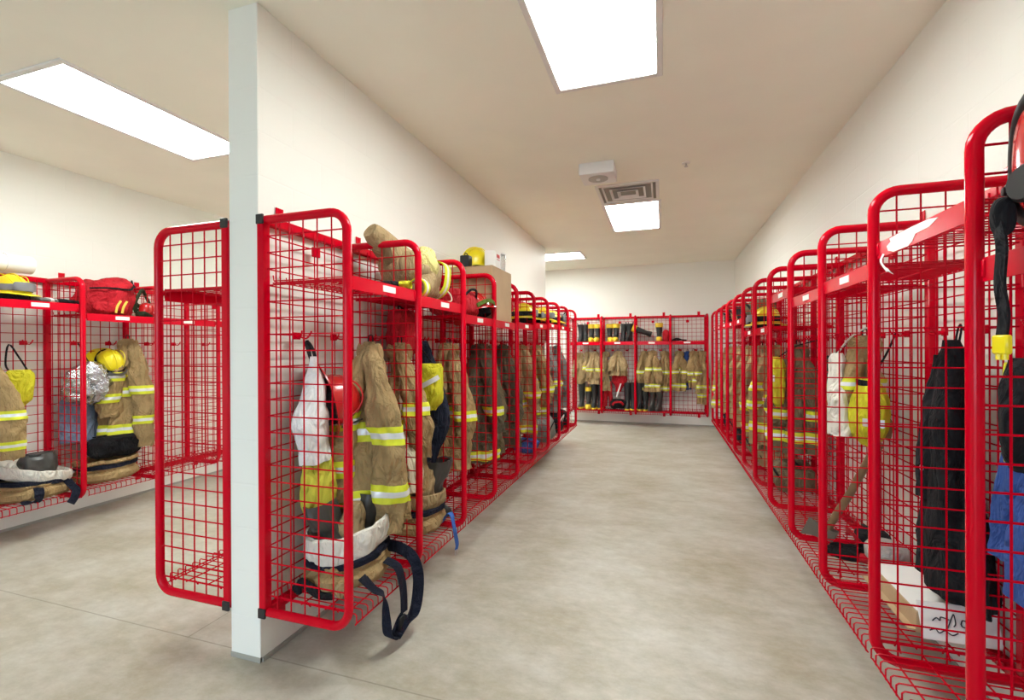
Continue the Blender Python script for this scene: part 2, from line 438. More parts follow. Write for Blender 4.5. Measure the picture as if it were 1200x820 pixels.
def bshelf_mesh():
    m = MB(); a, b = .025, W - .025; n = 15
    for i in range(n):
        x = a + (b - a) * i / (n - 1)
        m.tube([(x, .045, ZS + .03), (x, .05, ZS - .003), (x, D + .012, ZS - .003), (x, D + .02, ZS - .010), (x, D + .02, ZS - .045), (x, D + .012, ZS - .052)], .003, 6)
    for y in (.07, .2, .33, .44): m.tube([(a, y, ZS - .009), (b, y, ZS - .009)], RW, 6)
    m.tube([(a, D + .016, ZS - .047), (b, D + .016, ZS - .047)], RW, 6)
    for x in (a, b):                       # hooks over the divider's wires
        for y in (.10, .25, .40): m.tube([(x, y, ZS - .01), (x - (.02 if x == a else -.02), y, ZS + .02), (x - (.026 if x == a else -.026), y, ZS + .012)], RW, 6)
    return m
def hook_mesh():
    m = MB(); m.box((0, .048, 0), (.05, .006, .035), .002)
    for sx in (-1, 1):
        m.tube(smoothpts([(sx * .012, .05, 0), (sx * .022, .085, -.012), (sx * .03, .105, .012), (sx * .032, .108, .025)], 3), .0045, 6)
    return m
def clip_mesh(): return MB().box((W / 2, .05, 1.935), (.05, .02, .05), .004)
def caps_mesh(): return MB().box((0, .02, 0), (.012, .041, .045), .003)
PROTO = {}
def proto(key, fn, mats):
    if key not in PROTO:
        o = fn().build(key, mats); PROTO[key] = o.data; bpy.data.objects.remove(o)
    return PROTO[key]
LOCKER_LABELS = {
 ('L', 0): 'nearest locker on the partition beside its end, holding red helmet and tan coat', ('L', 1): 'second locker along the partition with a rolled tan coat on its shelf',
 ('L', 2): 'third locker along the partition with red bag on its shelf', ('L', 3): 'locker on the partition holding the big cardboard box',
 ('L', 4): 'first partition locker beyond the cardboard box', ('L', 5): 'second partition locker beyond the cardboard box, yellow helmet on its shelf',
 ('L', 6): 'third partition locker beyond the cardboard box', ('L', 7): 'last but one locker along the partition', ('L', 8): 'farthest locker at the end of the partition row',
 ('R', -1): 'locker cut off by the right picture edge, black mask on its shelf', ('R', 0): 'first locker on the right wall with blue jacket', ('R', 1): 'second full locker on right wall with long black coat and white box',
 ('R', 2): 'right wall locker with white cloth and yellow bag', ('R', 3): 'right wall locker just beyond the one with the white cloth',
 ('R', 4): 'right wall locker with yellow bag above a striped coat', ('R', 5): 'sixth locker on the right wall, yellow helmet on its shelf',
 ('R', 6): 'seventh locker on right wall, just beyond the yellow helmet', ('R', 7): 'eighth locker along the right wall', ('R', 8): 'ninth locker along the right wall',
 ('R', 9): 'tenth locker along the right wall', ('R', 10): 'last locker of the right wall row, next to the back row',
 ('B', 0): 'leftmost back wall locker, plain black boot and yellow-topped boots on top', ('B', 1): 'second back wall locker from left, short tan coat and red bag',
 ('B', 2): 'third back wall locker with one boot lying on its shelf', ('B', 3): 'rightmost back wall locker with thin black strap on its shelf',
 ('W', 0): 'left wall locker cut off by the left picture edge', ('W', 1): 'left wall locker with yellow helmet and gloves on its shelf',
 ('W', 2): 'left wall locker with red duffel bag on its shelf', ('W', 3): 'left wall locker seen through the empty mesh panel',
 ('W', 4): 'second left wall locker beyond the red duffel bag', ('W', 5): 'third left wall locker beyond the red duffel bag',
 ('V', 0): 'empty locker with bare mesh side panel on left face of partition', ('V', 1): 'empty locker hidden behind the partition end on its left face'}
def locker(row, k, end=False, label=True):
    near = row in 'RV'
    s0 = k * W if near else (k + 1) * W
    t = thing('gear_locker', 'red wire ' + LOCKER_LABELS[(row, k)], 'locker', at(row, s0, 0, 0), (0, 0, RZ[row]), 'red wire gear lockers')
    A = lambda nm, key, fn, mat, par=t, loc=None: link(nm, proto(key, fn, mat), par, loc)
    A('wall_post', 'wall_post', post_mesh, RED)
    fr = A('divider_frame', 'divider_frame', loop_mesh, RED)
    A('divider_grid', 'divider_grid', dgrid_mesh, WIRE, fr)
    A('top_rail', 'top_rail', lambda: rail_mesh(ZT), RED); A('bottom_rail', 'bottom_rail', lambda: rail_mesh(ZB), RED)
    A('mounting_bracket', 'mounting_bracket', bracket_mesh, RED, t, (W - .11 if row in 'LW' else .11, 0, ZT + .02))
    q = A('mounting_bracket', 'mounting_bracket', bracket_mesh, RED, t, (W - .11 if row in 'LW' else .11, 0, ZB - .02)); q.rotation_euler = (0, PI, 0)
    A('back_grid', 'back_grid', bgrid_mesh, WIRE)
    dz = SH.get((row, k), 0); hz = 1.40 if row == 'B' else 1.50
    us = A('upper_shelf', 'upper_shelf', ushelf_mesh, WIRE, t, (0, 0, dz))
    A('shelf_lip', 'shelf_lip', lip_mesh, REDL, us)
    if label and (row, k) != ('R', 0): 
        q = A('name_label', 'name_label', lambda: MB().box((0, D - .001, ZU - .026), (.11, .003, .03), .0005), WHITEL, t, (W * .5 + random.uniform(-.04, .04), 0, dz)); q['label'] = 'white name label'
    A('bottom_shelf', 'bottom_shelf', bshelf_mesh, WIRE)
    A('coat_hook', 'coat_hook', hook_mesh, RED, t, (.17, 0, hz)); A('coat_hook', 'coat_hook', hook_mesh, RED, t, (.44, 0, hz))
    A('grid_clip', 'grid_clip', clip_mesh, RED)
    if (row, k) == ('R', 0):
        o_ = [(.12, .3), (.17, .44), (.27, .46), (.37, .45), (.43, .40), (.42, .20), (.45, .02), (.44, -.25), (.40, -.44), (.30, -.46), (.27, -.30), (.25, .02), (.17, .05)]
        q = MB().rings([[(x_ + .05, D - .0015 + e, ZU + dz - .029 + z_ * .062) for x_, z_ in o_] for e in (0, .0012)]).build('torn_label', WHITEL, t, smooth=0); q['label'] = 'torn white label'
        q = MB().ribbon(smoothpts([(W - .085, D - .001, ZU + dz - .05), (W - .08, D + .006, ZU + dz - .075), (W - .11, D + .002, ZU + dz - .11), (W - .16, D + .004, ZU + dz - .13)], 5), .014, (1, 0, .4), .001).build('curled_tag', WHITEL, t)
    if end:
        A('wall_post', 'wall_post', post_mesh, RED, t, (W, 0, 0))
        f2 = A('divider_frame', 'divider_frame', loop_mesh, RED, t, (W, 0, 0)); A('divider_grid', 'divider_grid', dgrid_mesh, WIRE, f2)
        for z in (ZT, ZB): q = A('end_cap', 'end_cap', caps_mesh, BLACKP, t, (W + .02, 0, z)); q['label'] = 'black end cap'
    return t
random.seed(4)
for k in range(9): locker('L', k, end=(k == 0))
for k in range(-1, 11): locker('R', k, end=(k == 10))
for k in range(4): locker('B', k, end=(k == 0))
for k in range(6): locker('W', k, end=(k == 0))
for k in range(2):
    t = locker('V', k, label=False)
    if k == 0:
        for z in (ZT, ZB): q = link('end_cap', proto('end_cap', caps_mesh, BLACKP), t, (-.02, 0, z)); q['label'] = 'black end cap'

# ------------------------------------------------------------------ cloth generators
class Drape:
    """hanging closed cloth: keys (z, half width, half depth, x, y), folds growing downward"""
    def __init__(s, keys, seed=0, nf=6, fold=(.03, .16), wr=.012, sq=1.0, n=56):
        s.k = keys; s.seed = seed; s.nf = nf; s.fold = fold; s.wr = wr; s.n = n; s.sq = sq
        r = random.Random(seed); s.p1 = r.uniform(0, 6.28); s.p2 = r.uniform(0, 6.28); s.tw = r.uniform(-1.2, 1.2)
        s.z0, s.z1 = keys[0][0], keys[-1][0]
    def key(s, t):
        z = s.z0 + (s.z1 - s.z0) * t; K = s.k
        for i in range(len(K) - 1):
            if (K[i][0] - z) * (K[i + 1][0] - z) <= 1e-12: break
        a, b = K[i], K[i + 1]; u = (z - a[0]) / (b[0] - a[0]) if b[0] != a[0] else 0
        pa = K[max(i - 1, 0)]; pb = K[min(i + 2, len(K) - 1)]
        out = [z]
        for j in range(1, 5):
            m0 = (b[j] - pa[j]) / 2; m1 = (pb[j] - a[j]) / 2
            out.append((2*u**3-3*u*u+1)*a[j] + (u**3-2*u*u+u)*m0 + (-2*u**3+3*u*u)*b[j] + (u**3-u*u)*m1)
        return out
    def pt(s, t, th, off=0):
        z, a, b, x, y = s.key(t)
        am = (s.fold[0] + (s.fold[1] - s.fold[0]) * min(1, t * 1.6)) * (.8 + .4 * math.cos(3 * t + s.p1))
        r = 1 + am * (.6 * math.cos(s.nf * th + s.p1 + s.tw * t) + .45 * math.cos((s.nf + 3) * th + s.p2 - 2 * s.tw * t))
        c, q = math.cos(th), math.sin(th)
        if s.sq != 1: c = math.copysign(abs(c) ** s.sq, c); q = math.copysign(abs(q) ** s.sq, q)
        px, py = a * r * c, b * r * q
        w = s.wr * (mnoise.noise(Vector((px * 9 + s.seed * 3.1, py * 9 + 7, z * 7))) + .55 * mnoise.noise(Vector((px * 21 + z * 9, py * 21 + s.seed, z * 17 - px * 8))) - .5 * max(0, abs(mnoise.noise(Vector((px * 13 + s.seed, py * 13, z * 5 + px * 4)))) * -3 + .5))
        nx, ny = c / max(a, .01), q / max(b, .01); l = math.hypot(nx, ny) or 1
        zz = z + s.wr * .8 * mnoise.noise(Vector((th * 1.3, s.seed * 1.7, 3.3))) * (1 if t > .95 else 0)
        return (x + px + nx / l * (w + off), y + py + ny / l * (w + off), zz)
    def ring(s, t, off=0): return [s.pt(t, 2 * PI * j / s.n, off) for j in range(s.n)]
    def mesh(s, rows=34, hollow=.03):
        return MB().rings([s.ring(i / rows) for i in range(rows + 1)], True, (0, 0, hollow))
    def band(s, t0, t1, off=.004, stripe=True):
        H_ = abs(s.z1 - s.z0); R = []; rows = 6; ts = [t0 + (t1 - t0) * i / rows for i in range(rows + 1)]
        R = [s.ring(ts[0], .0005)] + [s.ring(q, off) for q in ts] + [s.ring(ts[-1], .0005)]
        mi = [0, 0, 0, 1, 1, 0, 0, 0] if stripe else 0
        return MB().rings(R, False, False, mi=mi)
BANDM = [YELM, SILM]
def coat(row, s, v, ztop, ln, label, wid=.17, dep=.09, seed=0, mat=TAN, sleeves=((-1, .03, .74), (1, .03, .74)), bands=(.42, .88),
         sbands=(.50, .86), cat='coat', group=None, lean=(0, 0), rz=0, bh=.085, name='turnout_coat', lining=False, collar=True, nf=6, topw=.035):
    t = thing(name, label, cat, at(row, s, v, ztop), (0, 0, RZ[row] + rz + {'L': -1.2, 'R': 1.2, 'W': -.45, 'B': 0}[row]), group)
    lx, ly_ = lean
    d = Drape([(0, topw, .028, 0, 0), (-.04 * ln, topw + .022, .045, 0, 0), (-.13 * ln, wid * .42, dep * .62, lx * .12, ly_ * .12), (-.32 * ln, wid * .66, dep * .82, lx * .32, ly_ * .32),
               (-.65 * ln, wid * .93, dep * .98, lx * .65, ly_ * .65), (-ln, wid * 1.08, dep * 1.1, lx, ly_)], seed, nf=nf, fold=(.12, .26), wr=.026, n=80)
    d.mesh(48).build('coat_body', mat, t)
    for b in bands:
        q = d.band(b, b + bh / ln).build('reflective_band', BANDM, t, smooth=50); q['label'] = 'yellow and silver reflective band'
    for k, (sx, fy, sl) in enumerate(sleeves):
        r = random.Random(seed * 7 + k); x0 = sx * wid * .34; x1 = sx * wid * .80; ws = min(1.1, .55 + wid * 3)
        sd = Drape([(-.02 * ln, .026, .024, x0 * .25, fy * .4 + .012), (-.10 * ln, .046 * ws, .042, x0 * .6, fy * .8 + .03), (-.28 * ln, .068 * ws, .054, x0 + (x1 - x0) * .3 + lx * .3, fy + .052),
                    (-.55 * ln, .082 * ws, .056, x1 * .95 + lx * .55, fy + .066), (-(sl * .85) * ln, .074 * ws, .052, x1 + lx * .7, fy + .066), (-sl * ln, .068 * ws, .048, x1 + r.uniform(-.02, .02) + lx * .75, fy + .055)], seed * 5 + k + 1, nf=3, fold=(.06, .13), wr=.024, n=40)
        so = sd.mesh(36, .04).build('sleeve', mat, t)
        for b in sbands:
            q = sd.band(b, b + bh * .95 / (sl * ln)).build('cuff_band', BANDM, so, smooth=50); q['label'] = 'yellow and silver reflective band'
    if collar:
        c = MB(); R = []
        for j in range(9):
            a = j / 8; R.append([(math.cos(th) * (topw + .035 + .012 * math.sin(a * PI)) , math.sin(th) * (.05 + .01 * math.sin(a * PI)), -.02 - .085 * a + .012 * math.sin(3 * th)) for th in [2 * PI * i / 24 for i in range(24)]])
        c.rings(R, False, False); c.build('collar', mat, t)
        MB().tube(smoothpts([(-.012, -.01, -.02), (-.01, -.015, .03), (.01, -.015, .03), (.012, -.01, -.02)], 4), .004, 6).build('hanging_loop', BLACKF, t)
    if lining:
        L = MB(); n = 14; x = -wid * .2 * lining
        R = []
        for i in range(n + 1):
            tt = .06 + .93 * i / n; th0 = PI / 2 + .5 * lining; R.append([d.pt(tt, th0 - .45, .006), d.pt(tt, th0, .012), d.pt(tt, th0 + .45, .006), d.pt(tt, th0, .001)])
        q = L.rings(R).build('front_placket', CREAM, t); q['label'] = 'cream lining edge'
    return t
def hang(name, row, s, v, ztop, keys, mat, label, cat, seed=0, fold=(.03, .14), nf=5, parts=(), rz=0, group=None, main='cloth', wr=.014, sq=1.0, rows=30):
    t = thing(name, label, cat, at(row, s, v, ztop), (0, 0, RZ[row] + rz), group)
    d = Drape(keys, seed, nf, fold, wr, sq); d.mesh(rows).build(main, mat, t); t_d = d
    return t, d
def blob(rx, ry, rz, e=.7, nz=.02, seed=0, flat=True, nu=36, nv=22, fr=6):
    R = []
    sg = lambda x, p: math.copysign(abs(x) ** p, x)
    for i in range(nv + 1):
        ph = -PI / 2 + PI * (i + .02) / (nv + .04); ring = []
        for j in range(nu):
            th = 2 * PI * j / nu
            x = rx * sg(math.cos(ph), e) * sg(math.cos(th), e); y = ry * sg(math.cos(ph), e) * sg(math.sin(th), e); z = rz * sg(math.sin(ph), e)
            q = mnoise.noise(Vector((x * fr + seed * 5, y * fr + 1.3, z * fr))) + .5 * mnoise.noise(Vector((x * fr * 2.3 + seed, y * fr * 2.3, z * fr * 2.3)))
            k = 1 + nz * q / max(rx, .05)
            p = [x * k, y * k, z * k]
            if flat: p[2] = max(p[2], -rz * .96)
            ring.append(p)
        R.append(ring)
    return MB().rings(R)

# ------------------------------------------------------------------ item generators
def helmet(loc, rot, col, label, group='fire helmets', brimcol=None, shield=None, band=None):
    t = thing('fire_helmet', label, 'helmet', loc, rot, group)
    n = 44; R = []
    for i in range(11):
        ph = PI / 2 * i / 10.4; c = math.cos(ph); ring = []
        for j in range(n):
            th = 2 * PI * j / n; rg = 1 + .02 * max(0, math.cos(6 * th)) ** 6 * math.sin(ph * 1.0 + .3)
            ring.append((.105 * c * math.cos(th) * rg, .13 * c * math.sin(th) * rg, .145 * math.sin(ph) * rg + .015))
        R.append(ring)
    MB().rings(R, False, True).build('shell', col, t)
    B = []
    for e, dz in ((0, .018), (1, 0), (1.02, -.006), (0, .008)):
        ring = []
        for j in range(n):
            th = 2 * PI * j / n; w = .042 + .055 * max(0, -math.sin(th)) ** 2 + .01 * max(0, math.sin(th)) ** 2
            dr = -.03 * max(0, -math.sin(th)) ** 2
            ring.append(((.104 + w * e) * math.cos(th), (.129 + w * e) * math.sin(th), dz + (.012 * abs(math.cos(th)) + dr) * e))
        B.append(ring)
    MB().rings(B + [B[0]], False, False).build('brim', brimcol or col, t)
    rib = MB()
    rib.tube([(0, .128 * math.cos(a), .02 + .148 * math.sin(a)) for a in [PI * i / 14 for i in range(15)]], .006, 6)
    for sx in (-1, 1): rib.tube([(sx * (.02 + .055 * math.sin(a)), .11 * math.cos(a), .025 + .132 * math.sin(a)) for a in [PI * i / 14 for i in range(15)]], .004, 6)
    rib.build('crown_ridge', col, t)
    if band:
        R = [[(.108 * k * math.cos(th), .134 * k * math.sin(th), z) for th in [2 * PI * j / n for j in range(n)]] for k, z in ((1.0, .03), (1.03, .034), (1.0, .075), (.96, .08))]
        MB().rings(R, False, False).build('goggle_strap', band, t)
        q = MB(); q.rings([[(.075 * math.sin(a) * k, .085 + .062 * math.cos(a) * 1.0 + .018, zz) for a in [-1.1 + 2.2 * i / 10 for i in range(11)]] for k, zz in ((1, .03), (1.12, .045), (1.12, .08), (.95, .095))], False, False, closed=False)
        q.build('goggles', GREYP, t)
    R = [[(.098 * math.cos(th), .12 * math.sin(th), z) for th in [2 * PI * j / 28 for j in range(28)]] for z in (.02, -.035)]
    MB().rings(R, False, False).build('liner', BLACKF, t)
    if shield:
        q = MB(); q.box((0, .138, .085), (.075, .008, .105), .003, Matrix.Rotation(.12, 3, 'X')); q.build('front_shield', shield, t)
        q = MB()
        for i in range(4): q.box((-.021 + .014 * i, .1435, .085), (.009, .002, .02), 0, Matrix.Rotation(.12, 3, 'X'))
        q.build('shield_lettering', WHITEL, t)
    return t
def boot(loc, rz, label, h=.36, tilt=(0, 0), top=None, sole=None, group=None, mat=RUBBER, lie=False):
    t = thing('rubber_boot', label, 'boot', loc, (tilt[0], tilt[1], rz), group)
    K = [(0, .044, .138, .055), (.022, .05, .147, .055), (.05, .05, .14, .052), (.075, .045, .118, .035), (.10, .043, .092, .015), (.13, .044, .072, 0), (.18, .05, .062, -.008), (.26, .058, .066, -.01), (h - .04, .064, .07, -.008), (h, .066, .072, -.006)]
    n = 26; R = [[(a * math.cos(th), y + b * math.sin(th) * (1 if math.sin(th) > 0 else .9), z) for th in [2 * PI * j / n for j in range(n)]] for z, a, b, y in K]
    R += [[(p[0] * .88, p[1] * .88, h - .004) for p in R[-1]], [(p[0] * .8, p[1] * .8, h - .12) for p in R[-1]]]
    MB().rings(R).build('boot_body', mat, t)
    S = [[(a * math.cos(th), y + b * math.sin(th), z) for th in [2 * PI * j / n for j in range(n)]] for z, a, b, y in [(0, .05, .146, .055), (.003, .054, .152, .055), (.026, .054, .152, .055), (.03, .048, .145, .055)]]
    MB().rings(S).build('sole', sole or mat, t)
    if top:
        R2 = [[(a * math.cos(th), -.008 + b * math.sin(th), z) for th in [2 * PI * j / n for j in range(n)]] for z, a, b in [(h - .075, .0625, .069), (h - .074, .068, .0745), (h + .002, .0705, .0765), (h + .003, .066, .072), (h - .05, .056, .062)]]
        MB().rings(R2, False, False).build('top_band', top, t)
        q = MB(); 
        R3 = [[(a * math.cos(th), y + b * math.sin(th), z) for th in [PI * j / 14 for j in range(15)]] for z, a, b, y in [(.028, .055, .10, .105), (.05, .054, .098, .10), (.072, .049, .085, .085), (.085, .03, .05, .085)]]
        q.rings(R3, False, True, closed=False); q.build('toe_cap', top, t)
    else:
        q = MB()
        for sx in (-1, 1): q.tube(smoothpts([(sx * .062, -.02, h - .03), (sx * .068, -.015, h + .03), (sx * .068, .01, h + .03), (sx * .062, .015, h - .03)], 3), .006, 6)
        q.build('pull_loop', mat, t)
    return t
def crumple_ring(prof, seed, ex=1, ey=1, nz=.02, n=72, tilt=0, fr=5, cap=True):
    R = []
    for r, z in prof:
        ring = []
        for j in range(n):
            th = 2 * PI * j / n
            q = mnoise.noise(Vector((math.cos(th) * 2.1 + seed, math.sin(th) * 2.1, z * fr))) + .6 * mnoise.noise(Vector((math.cos(th) * 5 + seed, math.sin(th) * 5, z * fr * 2)))
            rr = r + nz * q
            ring.append((rr * ex * math.cos(th), rr * ey * math.sin(th), z + nz * .5 * mnoise.noise(Vector((math.cos(th) * 3, math.sin(th) * 3, seed + z * 5))) + tilt * rr * math.cos(th + .4)))
        R.append(ring)
    return MB().rings(R, cap, cap)

# ------------------------------------------------------------------ contents: partition row (L)
# white cloth
t, d = hang('hanging_cloth', 'L', .17, .15, 1.40, [(0, .018, .02, 0, 0), (-.06, .028, .03, 0, 0), (-.16, .06, .05, 0, 0), (-.30, .095, .06, .02, .0), (-.42, .088, .055, 0, 0), (-.51, .09, .05, -.01, 0)],
            WHITEC, 'white cloth hanging from a hook beside the red helmet', 'cloth', 3, (.05, .12), 4)
MB().ribbon(smoothpts([(.0, -.01, -.03), (-.005, -.045, .05), (-.02, -.05, .07), (-.035, -.03, .02), (-.04, .0, -.10)], 5), .022, (1, 0, .2), .004).build('hanging_strap', BLACKF, t)
# yellow bag
t, d = hang('drawstring_bag', 'L', .205, .14, .915, [(0, .075, .02, 0, 0), (-.03, .098, .035, 0, 0), (-.15, .112, .05, 0, 0), (-.25, .102, .05, 0, 0), (-.295, .06, .03, 0, 0), (-.305, .02, .012, 0, 0)],
            YELG, 'yellow-green cloth bag hanging below the white cloth', 'bag', 8, (.02, .05), 4, main='bag_body')
MB().tube(smoothpts([(-.06, 0, -.01), (-.03, -.02, .10), (0, -.04, .50), (.01, -.05, .56)], 5), .004, 6).build('drawstring', BLACKF, t)
# red helmet hanging on edge
helmet(at('L', .275, .145, 1.17), (-PI / 2 + .2, -.2, RZ['L'] + .85), REDP, 'red fire helmet hanging on edge beside the white cloth', shield=BLACKP, band=None)
# main coat
coat('L', .49, .245, 1.475, .96, 'tan turnout coat with yellow stripes hanging in the nearest partition locker', wid=.17, dep=.10, seed=11, mat=TAN,
     sleeves=((-1, .065, 1.03), (1, .03, .86)), bands=(.44, .80), sbands=(.43, .735), lean=(.0, .03), bh=.10, topw=.026)
# bunker pants piled over boots
def bunker_pants(row, s, v, z, label, seed=0, sc=1.0, ex=1.0, ey=1.0, cuff=OFFWHITE, mat=TAN, straps=None, tilt=.12, cufftilt=.28, boots=True, group=None, rz=0, legs=True, hc=.14):
    t = thing('bunker_pants', label, 'trousers', at(row, s, v, z), (0, 0, RZ[row] + rz), group)
    R = .19 * sc
    crumple_ring([(R * .5, .006), (R * .95, .004), (R * 1.12, .03), (R * 1.12, .065), (R * .98, .09), (R * 1.04, .11), (R * .98, .13), (R * .82, .14), (R * .55, .11), (R * .2, .1)], seed, ex, ey, .022 * sc).build('trouser_legs', mat, t)
    q = crumple_ring([(R * .9, .105), (R * 1.06, .116), (R * 1.08, .142), (R * .95, .152)], seed + 2, ex, ey, .010 * sc, tilt=cufftilt * .3, cap=False)
    q.build('waist_belt', NAVYW, t)
    c0 = .135
    q = crumple_ring([(R * .86, c0), (R * 1.02, c0 + .02), (R * 1.10, c0 + hc * .55), (R * 1.08, c0 + hc), (R * 1.0, c0 + hc * 1.04), (R * .93, c0 + hc * .7), (R * .8, c0 + .02), (R * .5, c0)], seed + 5, ex, ey, .014 * sc, tilt=cufftilt, fr=3)
    q.build('turned_cuff', cuff, t)
    if boots:
        for sx in (-1, 1):
            b = Drape([(.40, .098, .066, sx * .125 * ex, -.07 * sx), (.34, .098, .072, sx * .115 * ex, -.06 * sx), (.22, .072, .068, sx * .085 * ex, -.03 * sx), (.10, .06, .07, sx * .07 * ex, 0)], seed + sx, 3, (.1, .04), .02)
            R_ = [b.ring(i / 16) for i in range(17)]
            inner = [[((p[0] - sx * .115) * .9 + sx * .115, p[1] * .9, p[2] - .005) for p in R_[0]], [((p[0] - sx * .08) * .8 + sx * .08, p[1] * .8, p[2] - .12) for p in R_[0]]]
            MB().rings(inner[::-1] + R_).build('boot_shaft', DKLEATHER, t)
        f = Drape([(.37, .03, .035, .01, .05), (.33, .06, .05, .01, .04), (.25, .075, .07, .02, .03), (.14, .08, .08, 0, .02)], seed + 9, 4, (.1, .12), .02)
        f.mesh(18).build('inner_fold', TAN2, t)
    if straps: 
        for pts, wv in straps: 
            q = MB().ribbon(smoothpts(pts, 7), .058, wv, .004).build('suspender', NAVYW, t)
    return t
t = bunker_pants('L', .315, .235, ZS + .002, 'tan bunker pants with white cuff rolled down over black boots, nearest partition locker', 4, 1.02, 1.05, .92, straps=[
    ([(.13, .17, .07), (.125, .23, .02), (.12, .285, -.01), (.115, .292, -.10), (.10, .292, -.20), (.05, .295, -.235), (.0, .30, -.19), (-.03, .305, -.17)], [(1 - .85 * min(1, i / 24), .85 * min(1, i / 24), 0) for i in range(50)]),
    ([(-.16, .12, .10), (-.17, .20, .085), (-.165, .27, .05), (-.15, .31, -.02), (-.12, .325, -.11), (-.07, .33, -.18), (-.0, .315, -.20), (.05, .30, -.235)], (-.25, 1, .25)),
    ([(-.02, .20, .09), (-.03, .262, .06), (-.035, .285, -.01), (-.04, .292, -.08), (-.03, .30, -.16)], (1, 0, 0))], cufftilt=-.18)
q = MB(); q.box((.01, .312, -.185), (.05, .012, .06), .003); q.build('strap_buckle', BLACKP, t)
q = MB()
for i in range(3): q.tube(smoothpts([(.225 + .015 * i, -.14 + .03 * i, .014), (.25, -.07, .055 + .01 * i), (.255 - .01 * i, .03, .02), (.235, .09, .014)], 5), .013, 7)
q.build('strap_tail', BLACKF, t)
q = MB(); q.tube([(.19, .10, .03), (.20, .12, .03)], .034, 14); q.tube([(.19, .12, .03), (.20, .14, .03)], .02, 12); q.build('webbing_roll', TAN2, t)
# gloves under the coat bundle
def glove(loc, rz, label, mat, trim, group='work gloves'):
    t = thing('work_glove', label, 'glove', loc, (0, 0, rz), group)
    blob(.05, .065, .022, .8, .01, 3).build('palm', mat, t, (0, 0, .021))
    for i in range(4):
        x = -.036 + .024 * i; l = (.062, .075, .07, .055)[i]
        MB().tube(smoothpts([(x, .045, .022), (x * 1.15, .045 + l * .6, .026), (x * 1.2, .045 + l, .015)], 4), [.0125] * 8 + [.008], 8).build('finger', mat, t)
    MB().tube(smoothpts([(.04, -.01, .02), (.07, .02, .022), (.08, .055, .016)], 4), [.014] * 8 + [.009], 8).build('thumb', mat, t)
    R = [[(.045 * k * math.cos(a), -.06 - y, .022 + .02 * k * math.sin(a)) for a in [2 * PI * j / 18 for j in range(18)]] for k, y in ((1, 0), (1.08, .03), (1.1, .055), (.95, .056), (.9, .02))]
    MB().rings(R).build('cuff', trim, t)
    return t
glove(at('L', .50, .36, zu('L', .50) + .002), 1.9, 'black work glove with yellow cuff on the nearest partition shelf', BLACKF, YELF)
glove(at('L', .42, .27, zu('L', .42) + .002), 2.6, 'dark work glove behind the yellow cuffed one on the partition shelf', BLACKF, GREYF)
# rolled coat on shelf 1
t = thing('rolled_coat', 'tan turnout coat bundled up on top of the second partition locker', 'coat', at('L', .93, .25, zu('L', .93) + .003), (0, 0, RZ['L']))
blob(.235, .17, .155, .75, .06, 6, fr=7).build('coat_body', TAN2, t, (0, 0, .151))
q = MB().tube(smoothpts([(.10, .02, .20), (.20, -.02, .27), (.30, -.045, .335), (.355, -.06, .37)], 5), [.10, .098, .095, .09, .088, .085, .082, .08, .076, .072, .068, .064, .06, .056, .052, .047], 18); q.build('sleeve', TAN2, t)
q = MB().tube(smoothpts([(.02, .1, .16), (.06, .13, .12), (.15, .15, .06), (.20, .15, .05)], 4), [.075, .074, .072, .07, .068, .066, .064, .062, .06, .058, .055, .052, .05], 16); s2 = q.build('sleeve', TAN2, t)
R = [[(.155 + .05 * k, .15 + e * math.cos(a), .055 + e * math.sin(a) * .98) for a in [2 * PI * j / 20 for j in range(20)]] for k, e in ((0, .058), (0, .062), (.3, .061), (.7, .06), (1, .058), (1, .05))]
MB().rings(R, False, False, mi=[0, 0, 1, 0, 0]).build('cuff_band', BANDM, s2)
def bundle_band(x, tilt, w, rr):
    R = []
    for dx, o in ((-w, 0), (-w, .006), (-w * .35, .007), (w * .35, .007), (w, .006), (w, 0)):
        ring = []
        for j in range(32):
            a = 2 * PI * j / 32; sg = lambda q, p: math.copysign(abs(q) ** p, q)
            ring.append((x + dx + tilt * math.sin(a) * .12, (rr * 1.22 + o) * sg(math.cos(a), .7), .151 + (rr + o) * .99 * sg(math.sin(a), .7)))
        R.append(ring)
    return MB().rings(R, False, False, mi=[0, 0, 1, 0, 0])
for x, tl, rr in ((-.165, -.5, .136),): bundle_band(x, tl, .04, rr).build('reflective_band', BANDM, t)
blob(.085, .10, .10, .75, .04, 19, False).build('lining_fold', fabric('pale_yellow_lining', (.62, .56, .22), .1), t, (.075, .075, .20))
q = MB().tube(smoothpts([(-.19, .13, .10), (-.225, .16, .06), (-.22, .17, .02), (-.18, .16, .01)], 5), .005, 6); q.build('drawcord', CREAM, t)
# second coat with cream lining, red bag, yellow bag, navy jacket
coat('L', .86, .20, 1.475, .90, 'tan turnout coat with cream front edge in the second partition locker', wid=.13, dep=.09, seed=21, mat=TAN, sleeves=((-1, .02, .78),), bands=(.45,), sbands=(.5,), lining=1, lean=(-.04, .04))
t, d = hang('equipment_bag', 'L', 1.02, .13, 1.69, [(0, .10, .04, 0, 0), (-.03, .14, .07, 0, 0), (-.16, .155, .08, 0, 0), (-.27, .13, .07, 0, 0), (-.31, .07, .04, 0, 0)], REDF, 'dark red bag hung under the shelf of the second partition locker', 'bag', 5, (.03, .05), 4, main='bag_body')
MB().tube(smoothpts([(-.05, 0, -.01), (0, -.03, .03), (.05, 0, -.01)], 5), .006, 6).build('carry_loop', BLACKF, t)
t, d = hang('gear_bag', 'L', 1.02, .325, 1.34, [(0, .06, .075, 0, 0), (-.03, .065, .09, 0, 0), (-.14, .065, .098, 0, 0), (-.25, .055, .08, 0, 0), (-.30, .03, .04, 0, 0)], YELF, 'yellow bag with white stripe beside the navy jacket, partition side', 'bag', 9, (.02, .05), 4, main='bag_body')
